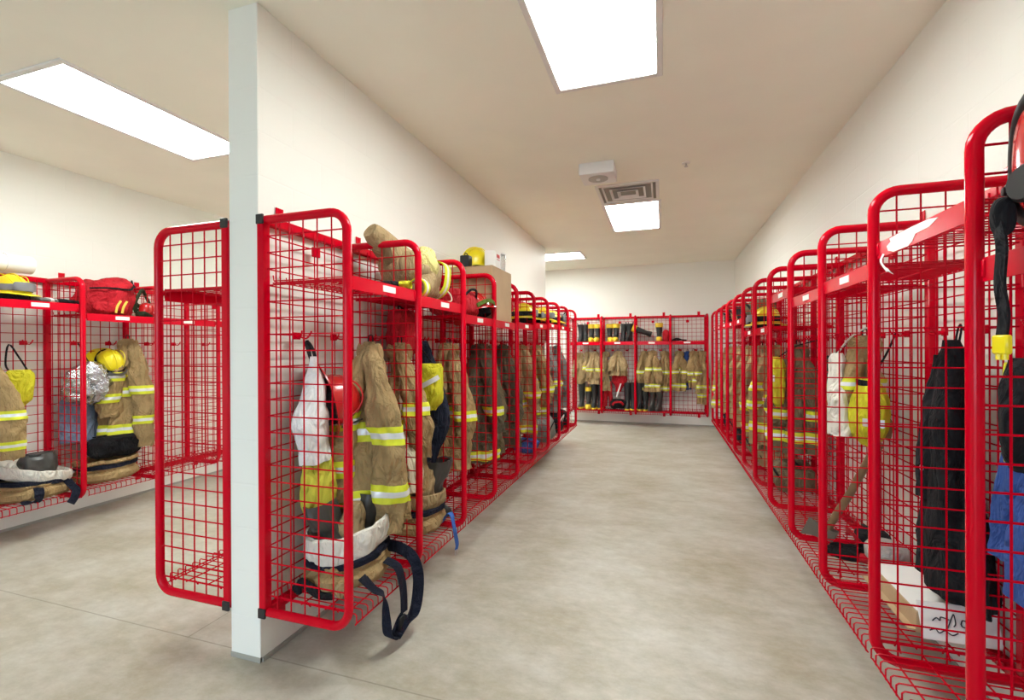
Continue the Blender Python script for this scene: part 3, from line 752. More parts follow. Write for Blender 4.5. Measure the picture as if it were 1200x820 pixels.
MB().ribbon([d.pt(.42 - .05 * i, .1 + .3 * i, .004) for i in range(-1, 4)], .03, (0, .2, 1), .003).build('reflective_stripe', SILM, t)
MB().tube(smoothpts([(-.05, 0, -.01), (-.03, -.1, .12), (0, -.21, .2)], 5), .005, 6).build('drawstring', BLACKF, t)
hang('jacket', 'L', 1.145, .22, 1.49, [(0, .03, .025, 0, 0), (-.06, .045, .05, 0, 0), (-.22, .05, .08, 0, .02), (-.5, .06, .125, -.0, .06), (-.72, .045, .08, 0, .04), (-.92, .02, .025, .02, .03)], NAVY, 'navy jacket hanging behind yellow bag in the second partition locker', 'jacket', 13, (.08, .16), 5, main='jacket_body')
bunker_pants('L', .99, .27, ZS + .002, 'tan bunker pants crumpled around a dark boot, second partition locker', 14, .82, 1.25, .85, cuff=TAN2, hc=.10, cufftilt=.15)
t = thing('blue_strap', 'blue webbing strap with metal ring dangling off the second partition shelf', 'strap', at('L', .99, .44, ZS - .005), (0, 0, RZ['L']))
MB().ribbon(smoothpts([(-.06, -.05, .02), (-.05, .0, .09), (0, .05, .10), (.02, .075, .04), (.0, .078, -.03), (-.025, .075, -.09), (-.02, .07, -.12)], 6), .04, (1, 0, .1), .004).build('webbing', BLUEW, t)
MB().tube([(-.02 + .016 * math.cos(a), .07, -.137 + .018 * math.sin(a)) for a in [2 * PI * i / 16 for i in range(16)]], .003, 6, True).build('ring', METAL, t)
bootlab = lambda: None
boot(at('L', 1.14, .20, ZS + .002), RZ['L'] + .5, 'black boot beside the crumpled trousers, second partition locker', h=.20)
# shelf of locker 2: red bag, red helmet
t = thing('duffel_bag', 'pinkish-red bag on the shelf of the third partition locker', 'bag', at('L', 1.50, .27, zu('L', 1.50) + .003), (0, 0, RZ['L']))
blob(.20, .15, .105, .6, .03, 15).build('bag_body', REDF, t, (0, 0, .102))
MB().tube(smoothpts([(-.12, .13, .13), (-.05, .165, .19), (.05, .165, .19), (.12, .13, .13)], 5), .009, 8).build('handle', BLACKF, t)
MB().ribbon([(-.18, .0, .205), (-.06, .0, .213), (.06, .0, .213), (.18, 0, .205)], .02, (0, 1, 0), .006).build('zip', BLACKF, t)
helmet(at('L', 1.74, .36, zu('L', 1.74) + .045), (.25, .1, RZ['L'] - .4), REDP, 'red helmet with a green strap lying next to the cardboard box')
MB().ribbon(smoothpts([(-.10, .12, .03), (-.04, .15, .05), (.04, .15, .05), (.10, .12, .03)], 5), .03, (0, .2, 1), .006).build('chin_strap', GREENF, bpy.context.scene.objects[[o.name for o in COL.objects if o.name.startswith('fire_helmet')][-1]])
# cardboard box
t = thing('cardboard_box', 'tall brown cardboard box standing on the partition shelf', 'box', at('L', 2.12, .245, zu('L', 2.12) + .002), (0, 0, RZ['L']))
q = MB(); bw, bd, bh = .50, .40, .44
q.box((0, 0, bh / 2), (bw, bd, bh), .004); q.build('carton', CARD, t)
for sx in (-1, 1):
    q = MB(); q.box((0, sx * bd / 4, bh + .003), (bw, bd / 2 - .002, .005), .001); q.build('flap', CARD, t)
MB().box((0, 0, bh + .0065), (bw, .05, .001)).build('packing_tape', TAN2, t)
zt = zu('L', 2.1) + .002 + .0065 + .44
t = thing('small_carton', 'small white carton with red print on top of the cardboard box', 'box', at('L', 2.07, .375, zt), (0, 0, RZ['L']))
MB().box((0, 0, .075), (.13, .10, .15), .003).build('carton', CARDW, t)
q = MB()
for i, (a, b) in enumerate(((.016, .03), (.014, .03), (.018, .03), (.012, .03))): q.box((.03 - .02 * i, .051, .105), (a, .001, b))
q.box((0, .051, .075), (.07, .001, .006)); q.build('printing', REDINK, t)
t = thing('clear_jar', 'clear plastic tub standing beside the white carton on the box', 'container', at('L', 2.23, .37, zt))
MB().rings([[(r * math.cos(a), r * math.sin(a), z) for a in [2 * PI * j / 28 for j in range(28)]] for r, z in ((.055, 0), (.06, .004), (.066, .14), (.066, .148))]).build('tub', CLEAR, t)
MB().tube([(0, 0, .148), (0, 0, .16)], .069, 28).build('lid', FIXW, t)
helmet(at('L', 2.12, .19, zt + .04), (0, .1, RZ['L'] + .8), YELP, 'yellow helmet on top of the cardboard box')
t = thing('black_case', 'small black case on top of the cardboard box', 'case', at('L', 1.93, .19, zt), (0, 0, RZ['L']))
MB().box((0, 0, .05), (.09, .08, .10), .01, seg=2).build('case_body', BLACKP, t); MB().tube(smoothpts([(-.03, 0, .098), (-.02, 0, .12), (.02, 0, .12), (.03, 0, .098)], 4), .005, 6).build('handle', BLACKP, t)
# farther partition lockers
helmet(at('L', 3.13, .33, zu('L', 3.13) + .04), (0, 0, RZ['L']), YELP, 'yellow helmet on the fifth shelf along the partition, second beyond the box', band=BLACKF)
helmet(at('L', 3.43, .32, zu('L', 3.43) + .04), (0, 0, RZ['L'] + .3), YELP, 'yellow helmet with dark goggles just beyond the first one', band=BLACKF)
helmet(at('L', 3.98, .33, zu('L', 3.98) + .04), (0, 0, RZ['L'] - .3), YELP, 'yellow helmet on the seventh shelf along the partition', band=GREYP)
helmet(at('L', 4.55, .33, zu('L', 4.55) + .04), (0, 0, RZ['L'] + .5), YELP, 'farthest yellow helmet along the partition', band=BLACKF)
t = thing('tool_bag', 'grey bag on the last partition shelf', 'bag', at('L', 5.15, .28, zu('L', 5.15) + .003), (0, 0, RZ['L']))
blob(.18, .14, .10, .6, .04, 33).build('bag_body', GREYF, t, (0, 0, .097)); MB().tube(smoothpts([(-.1, .08, .15), (-.05, .11, .22), (.05, .11, .22), (.1, .08, .15)], 5), .01, 8).build('handle', BLACKF, t)
LC = [(1.52, .22, .95, TAN, 31, (.5,), 'tan striped coat in the third partition locker, under the red bag'),
      (2.10, .24, 1.02, OLIVE, 32, (.9,), 'dark olive coat under the cardboard box'),
      (2.30, .20, 1.00, TAN3, 33, (), 'plain dark khaki coat behind the olive one under the cardboard box'),
      (2.72, .24, 1.02, OLIVE, 34, (), 'dark olive coat in the first partition locker beyond the box'),
      (3.30, .26, .98, TAN2, 35, (.62, .9), 'light tan coat in the second partition locker beyond the box'),
      (3.92, .26, .96, TAN, 36, (.4, .8), 'tan striped coat in the seventh partition locker'),
      (4.50, .25, .90, GREYF, 37, (.6,), 'grey coat in the last but one partition locker'),
      (5.12, .25, .92, GREYF, 38, (), 'plain grey coat in the farthest partition locker')]
for s_, v_, ln, mt, sd, bn, lb in LC:
    coat('L', s_, v_, 1.48, ln, lb, wid=.15, dep=.09, seed=sd, mat=mt, bands=bn, sbands=(.7,) if bn else (), bh=.08)
def kitbag(row, s, v, z, mat, strap, label, seed, r=(.2, .15, .13), name='kit_bag'):
    t = thing(name, label, 'bag', at(row, s, v, z), (0, 0, RZ[row]))
    blob(*r, .65, .045, seed).build('bag_body', mat, t, (0, 0, r[2] * .965))
    MB().ribbon(smoothpts([(-r[0] * .7, r[1] * .9, r[2]), (-.05, r[1] * 1.12, r[2] * 1.6), (.06, r[1] * 1.1, r[2] * 1.5), (r[0] * .7, r[1] * .9, r[2] * .9)], 5), .035, (0, .3, 1), .005).build('carry_strap', strap, t)
    MB().ribbon([(-r[0] * .85, 0, r[2] * 1.93), (0, 0, r[2] * 1.985), (r[0] * .85, 0, r[2] * 1.93)], .018, (0, 1, 0), .006).build('zip', BLACKF, t)
    return t
kitbag('L', 3.35, .28, ZS + .002, BLUEF, BLUEW, 'blue bag low down in the sixth partition locker', 41, (.18, .14, .06))
kitbag('L', 3.95, .30, ZS + .002, GREYF, BLACKF, 'grey and black kit bag bulging out of the seventh partition locker', 42, (.22, .17, .16))
kitbag('L', 4.55, .29, ZS + .002, BLACKF, WHITEC, 'black kit bag with white strap in the last but one partition locker', 43, (.2, .16, .14))
kitbag('L', 5.15, .27, ZS + .002, BLACKF, GREYF, 'black kit bag at the bottom of the farthest partition locker', 44, (.2, .16, .12))
hang('cord_bundle', 'L', 4.02, .36, 1.52, [(0, .02, .02, 0, 0), (-.08, .05, .03, 0, 0), (-.22, .06, .04, 0, 0), (-.36, .03, .02, 0, 0)], OFFWHITE, 'pale rope bundle hanging in the seventh partition locker', 'rope', 45, (.1, .2), 7, main='rope')

# ------------------------------------------------------------------ contents: right row (R)
# breathing mask at the frame's right edge with hanging strap
t = thing('breathing_mask', 'red face mask with black rim on the shelf at the right edge', 'mask', at('R', -.165, .36, zu('R', -.165) + .21), (0, 0, RZ['R'] + .2))
q = MB(); q.tube([(.135 * math.cos(a), .07 - .05 * math.cos(a) ** 2, .155 * math.sin(a)) for a in [2 * PI * i / 40 for i in range(40)]], .017, 10, True); q.build('rubber_rim', RUBBER, t)
R = [[(.125 * k * math.cos(a), .075 + dy - .05 * (k * math.cos(a)) ** 2, .145 * k * math.sin(a)) for a in [2 * PI * i / 40 for i in range(40)]] for k, dy in ((1, 0), (.8, .02), (.5, .03), (.2, .034))]
MB().rings(R, False, True).build('face_shell', REDP, t)
for sx in (-1, 1):
    q = MB(); q.tube([(sx * .12, .03, -.05), (sx * .13, .05, -.05)], .018, 16); q.tube([(sx * .13, .05, -.05), (sx * .133, .056, -.05)], .011, 12); q.build('strap_knob', BLACKP, t)
R = [[(r * math.cos(a), .09 + y, -.07 + r * math.sin(a)) for a in [2 * PI * i / 24 for i in range(24)]] for r, y in ((.04, 0), (.044, .03), (.036, .04))]
MB().rings(R).build('regulator', BLACKP, t)
q = MB(); q.ribbon(smoothpts([(.11, .03, -.06), (.09, .09, -.10), (.06, .13, -.13), (.04, .135, -.20), (.045, .135, -.29), (.035, .135, -.36), (.04, .135, -.41)], 6), .026, (1, 0, 0), .006).build('hanging_strap', BLACKF, t)
q = MB(); q.box((.04, .135, -.43), (.04, .016, .045), .004); q.tube([(.032, .135, -.45), (.032, .135, -.465)], .006, 8); q.tube([(.048, .135, -.45), (.048, .135, -.465)], .006, 8); q.build('buckle', YELP, t)
blob(.022, .02, .045, .8, .01, 3, False).build('strap_pad', BLACKF, t, (.055, .12, -.13))
blob(.12, .06, .11, .7, .02, 8, False).build('head_harness', BLACKF, t, (-.01, -.05, -.03))
# blue jacket and dark helmet bag
t, d = hang('work_jacket', 'R', .235, .15, 1.36, [(0, .03, .025, 0, 0), (-.05, .05, .05, 0, 0), (-.2, .085, .075, 0, 0), (-.42, .13, .085, 0, 0), (-.70, .18, .09, 0, 0)], BLUEF, 'blue jacket hanging in the first right wall locker', 'jacket', 51, (.06, .12), 5, main='jacket_body')
MB().tube(smoothpts([(-.012, -.01, -.02), (-.01, -.03, .06), (.01, -.03, .06), (.012, -.01, -.02)], 4), .004, 6).build('hanging_loop', BLACKF, t)
for sx in (-1, 1):
    Drape([(-.06, .028, .03, sx * .03, .03), (-.2, .045, .045, sx * .07, .05), (-.4, .05, .045, sx * .10, .055), (-.6, .045, .045, sx * .13, .05)], 52 + sx, 3, (.05, .1), .014, n=28).mesh(20).build('sleeve', BLUEF, t)
t, d = hang('helmet_bag', 'R', .12, .31, 1.40, [(0, .03, .02, 0, 0), (-.04, .04, .035, 0, 0), (-.14, .045, .045, 0, 0), (-.26, .04, .04, 0, 0), (-.31, .03, .02, 0, 0)], BLACKF, 'black bag with yellow edge hanging in front of the blue jacket', 'bag', 54, (.03, .05), 4, main='bag_body')
MB().tube([d.pt(i / 20, PI * .02, .006) for i in range(1, 20)], .012, 8).build('yellow_piping', YELF, t)
MB().tube(smoothpts([(0, 0, -.01), (-.01, -.1, .08), (0, -.24, .13)], 4), .005, 6).build('drawstring', BLACKF, t)
# long black coat
t, d = hang('long_coat', 'R', .80, .135, 1.46, [(0, .03, .025, 0, 0), (-.06, .055, .04, 0, 0), (-.2, .075, .06, .01, 0), (-.45, .095, .07, .01, .0), (-.75, .165, .08, .0, .0), (-1.0, .20, .085, -.02, .0)], BLACKF, 'long black coat hanging over a white box in the second full right wall locker', 'coat', 61, (.10, .14), 5, main='coat_body')
for sx in (-1, 1):
    Drape([(-.06, .028, .03, sx * .03, .02), (-.2, .045, .04, sx * .05, .035), (-.42, .045, .04, sx * .065, .05), (-.66, .04, .036, sx * .085, .05)], 62 + sx, 3, (.05, .1), .012, n=28).mesh(20).build('sleeve', BLACKF, t)
MB().tube(smoothpts([(-.012, -.01, -.02), (-.01, -.02, .05), (.01, -.02, .05), (.012, -.01, -.02)], 4), .004, 6).build('hanging_loop', BLACKF, t)
q = MB(); q.tube([(.0, .105, -.52), (.0, .11, -.52)], .012, 12); q.build('button', METAL, t)
# white-topped box with handwriting
t = thing('flat_box', 'low white-topped cardboard box with black handwriting under the long black coat', 'box', at('R', .965, .165, ZS + .003), (0, 0, RZ['R']))
bx, by, bz = .46, .25, .085
MB().box((0, 0, bz / 2), (bx, by, bz), .003).build('carton', CARD, t)
MB().box((0, -.0, bz + .0025), (bx - .01, by - .008, .004), .001).build('lid', CARDW, t)
rot = Matrix.Rotation(-.42, 3, 'Y')
fl = MB(); fl.box((-bx / 2 - .027, 0, bz * .5 + .028), (.004, by, .135), .001, Matrix.Rotation(.42, 3, 'Y')); fl = fl.build('end_flap', CARDW, t)
q = MB()
def stroke(pts, r=.0022):
    P = []
    for a, b in pts:            # a across the flap (towards the wall), b up the flap
        c = Vector((-.0028, -a, b)); c.rotate(Matrix.Rotation(.42, 3, 'Y')); P.append(c + Vector((-bx / 2 - .027, 0, bz * .5 + .028)))
    q.tube(smoothpts(P, 5), r, 6)
stroke([(-.085, .00), (-.07, .012), (-.06, .004), (-.055, .016), (-.03, .01)])
stroke([(-.04, -.02), (-.02, .02), (-.012, .03), (-.012, .0), (-.02, -.012)])
stroke([(.005, .0), (.012, .014), (.024, .008), (.02, -.008), (.008, -.008), (.005, .002)])
stroke([(.04, .028), (.036, .0), (.032, -.02)])
stroke([(-.10, -.035), (-.08, -.028), (-.07, -.04), (-.05, -.03), (-.03, -.042), (-.01, -.032)])
q.build('handwriting', INK, fl)
q = MB(); q.box((0, by / 2 + .012, .012), (bx, .03, .004), .001); q.build('cardboard_edge', CARD, t)
# locker 2: grey bundle, shoes, axe, yellow bag, white cloth, tan coat
t = thing('folded_cloth', 'grey folded cloth on bottom shelf beside the red gloves', 'cloth', at('R', 1.35, .15, ZS + .003), (0, 0, RZ['R']))
blob(.11, .09, .07, .7, .03, 71).build('cloth', fabric('pale_grey_cloth', (.48, .47, .45)), t, (0, 0, .067))
for i, (s_, v_, r_) in enumerate(((1.50, .26, .5), (1.42, .31, -.4))):
    glove(at('R', s_, v_, ZS + .003), RZ['R'] + r_, ['black and red glove on bottom shelf below the white cloth', 'black and red glove nearer the aisle, below the yellow bag'][i], BLACKF, REDF)
kitbag('R', 1.57, .15, ZS + .003, BLACKF, REDF, 'small black bag with red strap behind the red gloves', 73, (.1, .08, .06))
t = thing('axe', 'wooden-handled axe leaning in the third right wall locker', 'axe', at('R', 1.50, .36, ZS + .002), (0, 0, RZ['R']))
a0 = Vector((.0, .02, .10)); a1 = Vector((-.25, -.14, .66)); dr = (a1 - a0).normalized()
MB().tube([a0 + (a1 - a0) * i / 10 + Vector((0, 0, .006 * math.sin(i))) for i in range(11)], [.019] * 10 + [.023], 10).build('handle', WOODM, t)
hd = MB(); sd_ = Vector((.6, .75, .1)).normalized(); nn = dr.cross(sd_)
pr_ = [(-.05, .035, .016), (0, .035, .018), (.06, .045, .01), (.11, .065, .001)]
hd.rings([[a0 + sd_ * a + dr * (sx * b) + nn * (sy * c) for sx, sy in ((-1, -1), (1, -1), (1, 1), (-1, 1))] for a, b, c in pr_]); hd.build('axe_head', plain('dull_steel', (.16, .14, .12), .5, .6), t)
t, d = hang('gear_bag', 'R', 1.42, .20, 1.265, [(0, .06, .03, 0, 0), (-.03, .105, .05, 0, 0), (-.14, .145, .075, 0, 0), (-.26, .145, .075, .02, 0), (-.33, .10, .05, .03, 0), (-.355, .05, .02, .03, 0)], YELF, 'bright yellow bag hanging next to the white cloth, right wall', 'bag', 75, (.04, .08), 5, main='bag_body')
MB().ribbon([d.pt(.62, PI * (1.05 - .08 * i), .004) for i in range(5)], .04, (0, 0, 1), .003).build('reflective_patch', SILM, t)
MB().ribbon(smoothpts([d.pt(.06, PI * .2, .006), d.pt(.05, PI * .55, .012), d.pt(.07, PI * .9, .006)], 5), .03, (0, 0, 1), .006).build('collar_strap', BLACKF, t)
MB().tube(smoothpts([(0, 0, -.01), (0, -.07, .12), (0, -.12, .25)], 4), .005, 6).build('drawstring', BLACKF, t)
t, d = hang('hanging_cloth', 'R', 1.585, .30, 1.40, [(0, .03, .02, 0, 0), (-.03, .055, .035, 0, 0), (-.18, .06, .04, 0, 0), (-.30, .085, .05, -.015, 0), (-.46, .085, .05, -.02, 0)], OFFWHITE, 'off-white cloth hanging beside the yellow bag, right wall', 'cloth', 77, (.05, .1), 4)
MB().tube(smoothpts([(0, 0, -.01), (-.03, -.06, .09), (-.06, -.14, .14), (-.09, -.17, .05)], 4), .005, 6).build('cord', OFFWHITE, t)
coat('R', 1.62, .15, 1.50, .58, 'tan coat with yellow band behind the off-white cloth, right wall', wid=.10, dep=.07, seed=79, mat=TAN, sleeves=((1, .02, .8),), bands=(.42,), sbands=(.5,), bh=.07)
# locker 3-4: yellow bag above striped coat
coat('R', 2.72, .22, 1.46, .86, 'tan coat with yellow hem stripe below the yellow bag, fifth right wall locker', wid=.17, dep=.11, seed=81, mat=TAN3, bands=(.80,), sbands=(.8,))
t, d = hang('gear_bag', 'R', 2.67, .375, 1.36, [(0, .07, .03, 0, 0), (-.04, .125, .045, 0, 0), (-.2, .14, .05, 0, 0), (-.36, .12, .045, 0, 0), (-.40, .06, .03, 0, 0)], YELF, 'yellow bag hanging in front of a striped coat, fifth right wall locker', 'bag', 83, (.03, .05), 4, main='bag_body')
MB().ribbon([d.pt(.42, PI * (.25 + .12 * i), .004) for i in range(5)], .05, (0, 0, 1), .003).build('reflective_patch', SILM, t)
MB().tube(smoothpts([(0, 0, -.01), (0, -.12, .08), (0, -.28, .13)], 4), .005, 6).build('drawstring', BLACKF, t)
t, d = hang('helmet_bag', 'R', 2.02, .20, 1.38, [(0, .03, .03, 0, 0), (-.04, .06, .05, 0, 0), (-.16, .075, .06, 0, 0), (-.26, .04, .04, 0, 0)], BLACKF, 'small black bag hanging in the fourth right wall locker', 'bag', 84, (.03, .06), 4, main='bag_body')
MB().tube(smoothpts([(0, 0, -.01), (0, -.08, .06), (0, -.13, .12)], 4), .005, 6).build('drawstring', BLACKF, t)
coat('R', 3.30, .27, 1.46, .90, 'tan coat with bright yellow sleeve stripes poking out, sixth right wall locker', wid=.16, dep=.12, seed=86, mat=TAN, bands=(.5, .78), sbands=(.5, .76), lean=(0, .08))
kitbag('R', 2.75, .24, ZS + .003, TAN3, BLACKF, 'khaki bundle at the bottom of the fifth right wall locker', 87, (.2, .15, .11))
kitbag('R', 3.35, .25, ZS + .003, TAN2, BLACKF, 'tan bundle with dangling black strap, sixth right wall locker', 88, (.2, .16, .13))
helmet(at('R', 3.28, .34, zu('R', 3.28) + .04), (0, 0, RZ['R'] + .3), YELP, 'yellow helmet on a right wall shelf', band=BLACKF)
helmet(at('R', 3.58, .30, zu('R', 3.58) + .04), (0, 0, RZ['R'] - .5), plain('tan_helmet', (.45, .33, .16), .4), 'tan helmet just beyond the yellow one on the right wall shelf', band=BLACKF)
for i, s_ in enumerate((3.96, 4.58, 5.18, 5.80, 6.38)):
    coat('R', s_, .26, 1.46, .95, ['light tan coat in the seventh right wall locker', 'tan coat in the eighth right wall locker', 'light tan coat in the ninth right wall locker', 'tan coat in the tenth right wall locker',
         'light tan flared coat hanging out of the last right wall locker'][i], wid=.15 if i < 4 else .17, dep=.09 if i < 4 else .15, seed=90 + i, mat=TAN2 if i % 2 == 0 else TAN, bands=(.86,) if i in (0, 4) else (), sbands=(.85,) if i in (0, 4) else (), lean=(0, .05 if i < 4 else .08))
for i, (s_, m_) in enumerate(((3.98, TAN3), (4.60, BLACKF), (5.20, REDF), (5.82, BLACKF))):
    kitbag('R', s_, .25, ZS + .003, m_, BLACKF, ['khaki bundle', 'black kit bag', 'red kit bag', 'black kit bag'][i] + ' at the bottom of the ' + ['seventh', 'eighth', 'ninth', 'tenth'][i] + ' right wall locker', 100 + i, (.19, .15, .12))
for i, (s_, m_) in enumerate(((4.0, TAN3), (4.6, BLACKF), (5.2, TAN), (5.8, BLACKF))):
    kitbag('R', s_, .25, zu('R', s_) + .003, m_, BLACKF, ['khaki bag', 'black bag', 'tan bag', 'black bag'][i] + ' on the upper shelf of the ' + ['seventh', 'eighth', 'ninth', 'tenth'][i] + ' right wall locker', 110 + i, (.18, .14, .10))

# ------------------------------------------------------------------ contents: left wall row (W)
helmet(at('W', .87, .28, zu('W', .87) + .042), (0, 0, RZ['W'] + .15), YELP, 'yellow helmet with grey goggles at the left picture edge', band=GREYP)
for i, (s_, v_, r_, m_, c_) in enumerate(((1.03, .30, 1.2, GREYF, OFFWHITE), (1.08, .22, 2.2, OFFWHITE, GREYF), (1.165, .32, 1.7, BLACKF, WHITEC))):
    glove(at('W', s_, v_, zu('W', s_) + .003), RZ['W'] + r_, ['grey glove beside the yellow helmet on left wall shelf', 'pale glove between the grey and the black gloves', 'black glove with white cuff next to the left divider post'][i], m_, c_)
coat('W', .70, .30, 1.40, .66, 'tan coat with yellow cuff stripes at the left picture edge', wid=.13, dep=.09, seed=121, mat=TAN, sleeves=((1, .03, .7), (-1, .06, 1.14)), bands=(.6,), sbands=(.52, .82), lean=(-.06, .03), bh=.07)
t, d = hang('gear_bag', 'W', .985, .14, 1.285, [(0, .06, .03, 0, 0), (-.03, .085, .045, 0, 0), (-.14, .09, .055, 0, 0), (-.24, .07, .04, 0, 0), (-.29, .03, .02, 0, 0)], YELF, 'yellow bag hanging by a black cord on left wall', 'bag', 123, (.03, .05), 4, main='bag_body')
MB().tube(smoothpts([(-.05, 0, -.01), (-.01, -.03, .10), (.05, -.03, .20), (.07, -.03, .05), (.06, 0, -.01)], 4), .006, 6).build('drawstring', BLACKF, t)
t = bunker_pants('W', .99, .27, ZS + .002, 'tan bunker pants with pale cuff around black boot, left wall', 126, 1.0, 1.14, .95, boots=False, cufftilt=.34, hc=.10, straps=[
    ([(-.15, .15, .10), (-.16, .20, .05), (-.17, .22, .02), (-.15, .235, -.03), (-.12, .24, -.07)], (1, 0, 0)), ([(.05, .18, .10), (.06, .215, .06), (.08, .22, .012), (.16, .20, .012)], (1, 0, 0))])
q = Drape([(.14, .11, .05, 0, 0), (.09, .125, .085, 0, 0), (.0, .11, .10, 0, 0), (-.08, .09, .09, 0, 0)], 77, 3, (.05, .08), .02).mesh(20); q.build('boot_shaft', DKLEATHER, t, (-.03, .02, .19))
q = MB().tube([(-.03 + .085 * math.cos(a_), .02 + .045 * math.sin(a_), .325) for a_ in [2 * PI * i / 28 for i in range(28)]], .012, 8, True); q.build('boot_rim', BLACKP, t)
t = thing('duffel_bag', 'red duffel bag with two gold stripes on left wall shelf', 'bag', at('W', 1.53, .24, zu('W', 1.50) + .003), (0, 0, RZ['W']))
blob(.195, .17, .172, .74, .06, 131).build('bag_body', REDF, t, (0, 0, .166))
for i in range(2): MB().ribbon(smoothpts([(-.02 + .05 * i, .176, .02), (-.03 + .05 * i, .182, .08), (-.06 + .05 * i, .178, .13)], 4), .018, (1, 0, .2), .004).build('reflective_stripe', GOLD, t)
MB().tube(smoothpts([(.20, .13, .22), (.05, .172, .235), (-.10, .172, .24), (-.15, .10, .33)], 6), .008, 7).build('zip_piping', BLACKF, t)
MB().ribbon(smoothpts([(-.12, .06, .335), (-.13, .11, .31), (-.14, .15, .26)], 4), .03, (1, 0, 0), .005).build('carry_strap', BLACKF, t)
blob(.10, .03, .05, .7, .012, 133, False).build('side_pocket', REDF, t, (.10, .155, .07))
t = thing('breathing_mask', 'face mask with dark green straps beside the red duffel bag', 'mask', at('W', 1.80, .30, zu('W', 1.80) + .11), (0, 0, RZ['W'] + .5))
MB().tube([(.11 * math.cos(a), .02 * math.sin(2 * a), .035 + .12 * math.sin(a)) for a in [2 * PI * i / 32 for i in range(32)]], .014, 8, True).build('rubber_rim', CAMO, t)
blob(.06, .05, .065, .8, .01, 3, False).build('regulator', REDP, t, (.0, .03, -.03))
for k in range(3): MB().ribbon(smoothpts([(-.085 + .02 * k, 0, -.06), (-.06 + .05 * k, -.07, -.03 + .05 * k), (.04, -.09, .03 * k), (.085, 0, -.03 + .03 * k)], 5), .022, (0, .2, 1), .004).build('head_strap', CAMO, t)
blob(.10, .06, .035, .8, .02, 5).build('strap_pile', CAMO, t, (-.02, .01, -.076))
t, d = hang('foil_hood', 'W', 1.42, .21, 1.34, [(0, .06, .04, 0, 0), (-.05, .13, .08, 0, 0), (-.16, .185, .11, 0, 0), (-.28, .175, .10, 0, 0), (-.36, .10, .06, 0, 0), (-.38, .04, .03, 0, 0)], FOIL, 'crumpled silver foil hood hanging beside yellow helmet, left wall', 'hood', 141, (.08, .14), 8, wr=.04, main='foil')
MB().tube(smoothpts([(0, 0, -.02), (.01, -.07, .08), (.02, -.12, .17)], 4), .005, 6).build('hanging_cord', BLACKF, t)
helmet(at('W', 1.60, .17, 1.30), (-.9, .15, RZ['W'] - .2), YELP, 'yellow helmet hanging above the silver foil hood', band=BLACKF)
hang('towel', 'W', 1.40, .10, 1.02, [(0, .12, .02, 0, 0), (-.02, .14, .03, 0, 0), (-.2, .145, .035, 0, 0), (-.38, .14, .03, 0, 0)], BLUEL, 'pale blue towel hanging below the silver hood', 'towel', 143, (.02, .06), 5)
coat('W', 1.735, .20, 1.545, .98, 'tan turnout coat with yellow bands under the red duffel, left wall', wid=.165, dep=.095, seed=145, mat=TAN, sleeves=((1, .05, .72), (-1, .07, 1.03)), bands=(.46, .80), sbands=(.42, .70), lean=(.05, .04), bh=.085)
bunker_pants('W', 1.52, .25, ZS + .002, 'tan bunker pants folded flat under the black bag, left wall', 147, .95, 1.2, .9, boots=False, cuff=TAN, hc=.05, cufftilt=0)
kitbag('W', 1.58, .25, ZS + .19, BLACKF, BLACKF, 'glossy black bag lying on folded tan trousers, left wall', 149, (.19, .13, .10))
coat('W', 2.35, .22, 1.47, .85, 'tan coat in the left wall locker just beyond the red duffel', wid=.14, dep=.085, seed=151, mat=TAN, bands=(.5,), sbands=(.6,)) if False else None
t = thing('pipe_section', 'white plastic pipe lying on top of the left wall lockers', 'pipe', at('W', .35, .18, ZT + .0195 + .07), (0, 0, 0))
MB().rings([[(r * math.cos(a), y, r * math.sin(a)) for a in [2 * PI * i / 32 for i in range(32)]] for r, y in ((.066, -1.0), (.066, .60))]).build('pipe_barrel', PVC, t)
MB().rings([[(r * math.cos(a), y, r * math.sin(a)) for a in [2 * PI * i / 32 for i in range(32)]] for r, y in ((.066, .52), (.0705, .522), (.0705, .685), (.068, .69), (.05, .692))]).build('end_cap', PVC, t)

# ------------------------------------------------------------------ contents: back row (B)
BO = [(.20, .30, 0, None, 'plain black boot at the left of the back shelf, partly behind the partition row'), (.285, .30, .1, None, 'plain black boot next to the yellow-topped boots on the back shelf'),
      (.40, .30, .0, YELB, 'left boot of the yellow-topped pair on the leftmost back shelf'), (.52, .30, -.1, YELB, 'right boot of the yellow-topped pair on the leftmost back shelf'),
      (.745, .30, .2, YELB, 'left boot of the yellow-topped pair on the second back shelf'), (.865, .30, -.1, YELB, 'right boot of the yellow-topped pair on the second back shelf'),
      (.985, .28, .1, None, 'plain black boot leaning beside the yellow-topped pair on the second back shelf'), (1.11, .30, -.2, None, 'plain black boot at the right of the second back shelf'),
      (1.64, .27, .0, YELB, 'upright yellow-topped boot on the third back shelf')]
for s_, v_, rz, tp, lb in BO:
    boot(at('B', s_, v_ - .05, zu('B', s_) + .001), RZ['B'] + rz, lb, h=.335, top=tp, sole=tp if tp else None, tilt=(0, -.10 if 'leaning' in lb else 0), group='boots on the back shelves')
t = boot(at('B', 1.28, .26, zu('B', 1.28) + .075), 0, 'black boot with yellow top lying on its side on the third back shelf', h=.36, top=YELB, group='boots on the back shelves')
t.location = at('B', 1.50, .24, zu('B', 1.50) + .13); t.rotation_euler = (PI / 2 * 0, -1.25, PI + .1)
t.rotation_euler = (0, -1.22, 0)
t = thing('storage_pouch', 'dark red pouch beside the upright boot on the third back shelf', 'pouch', at('B', 1.755, .27, zu('B', 1.755) + .003), (0, 0, RZ['B']))
blob(.055, .09, .10, .6, .015, 161).build('pouch_body', REDF, t, (0, 0, .097)); MB().box((0, .085, .13), (.09, .012, .05), .004).build('flap', REDF, t)
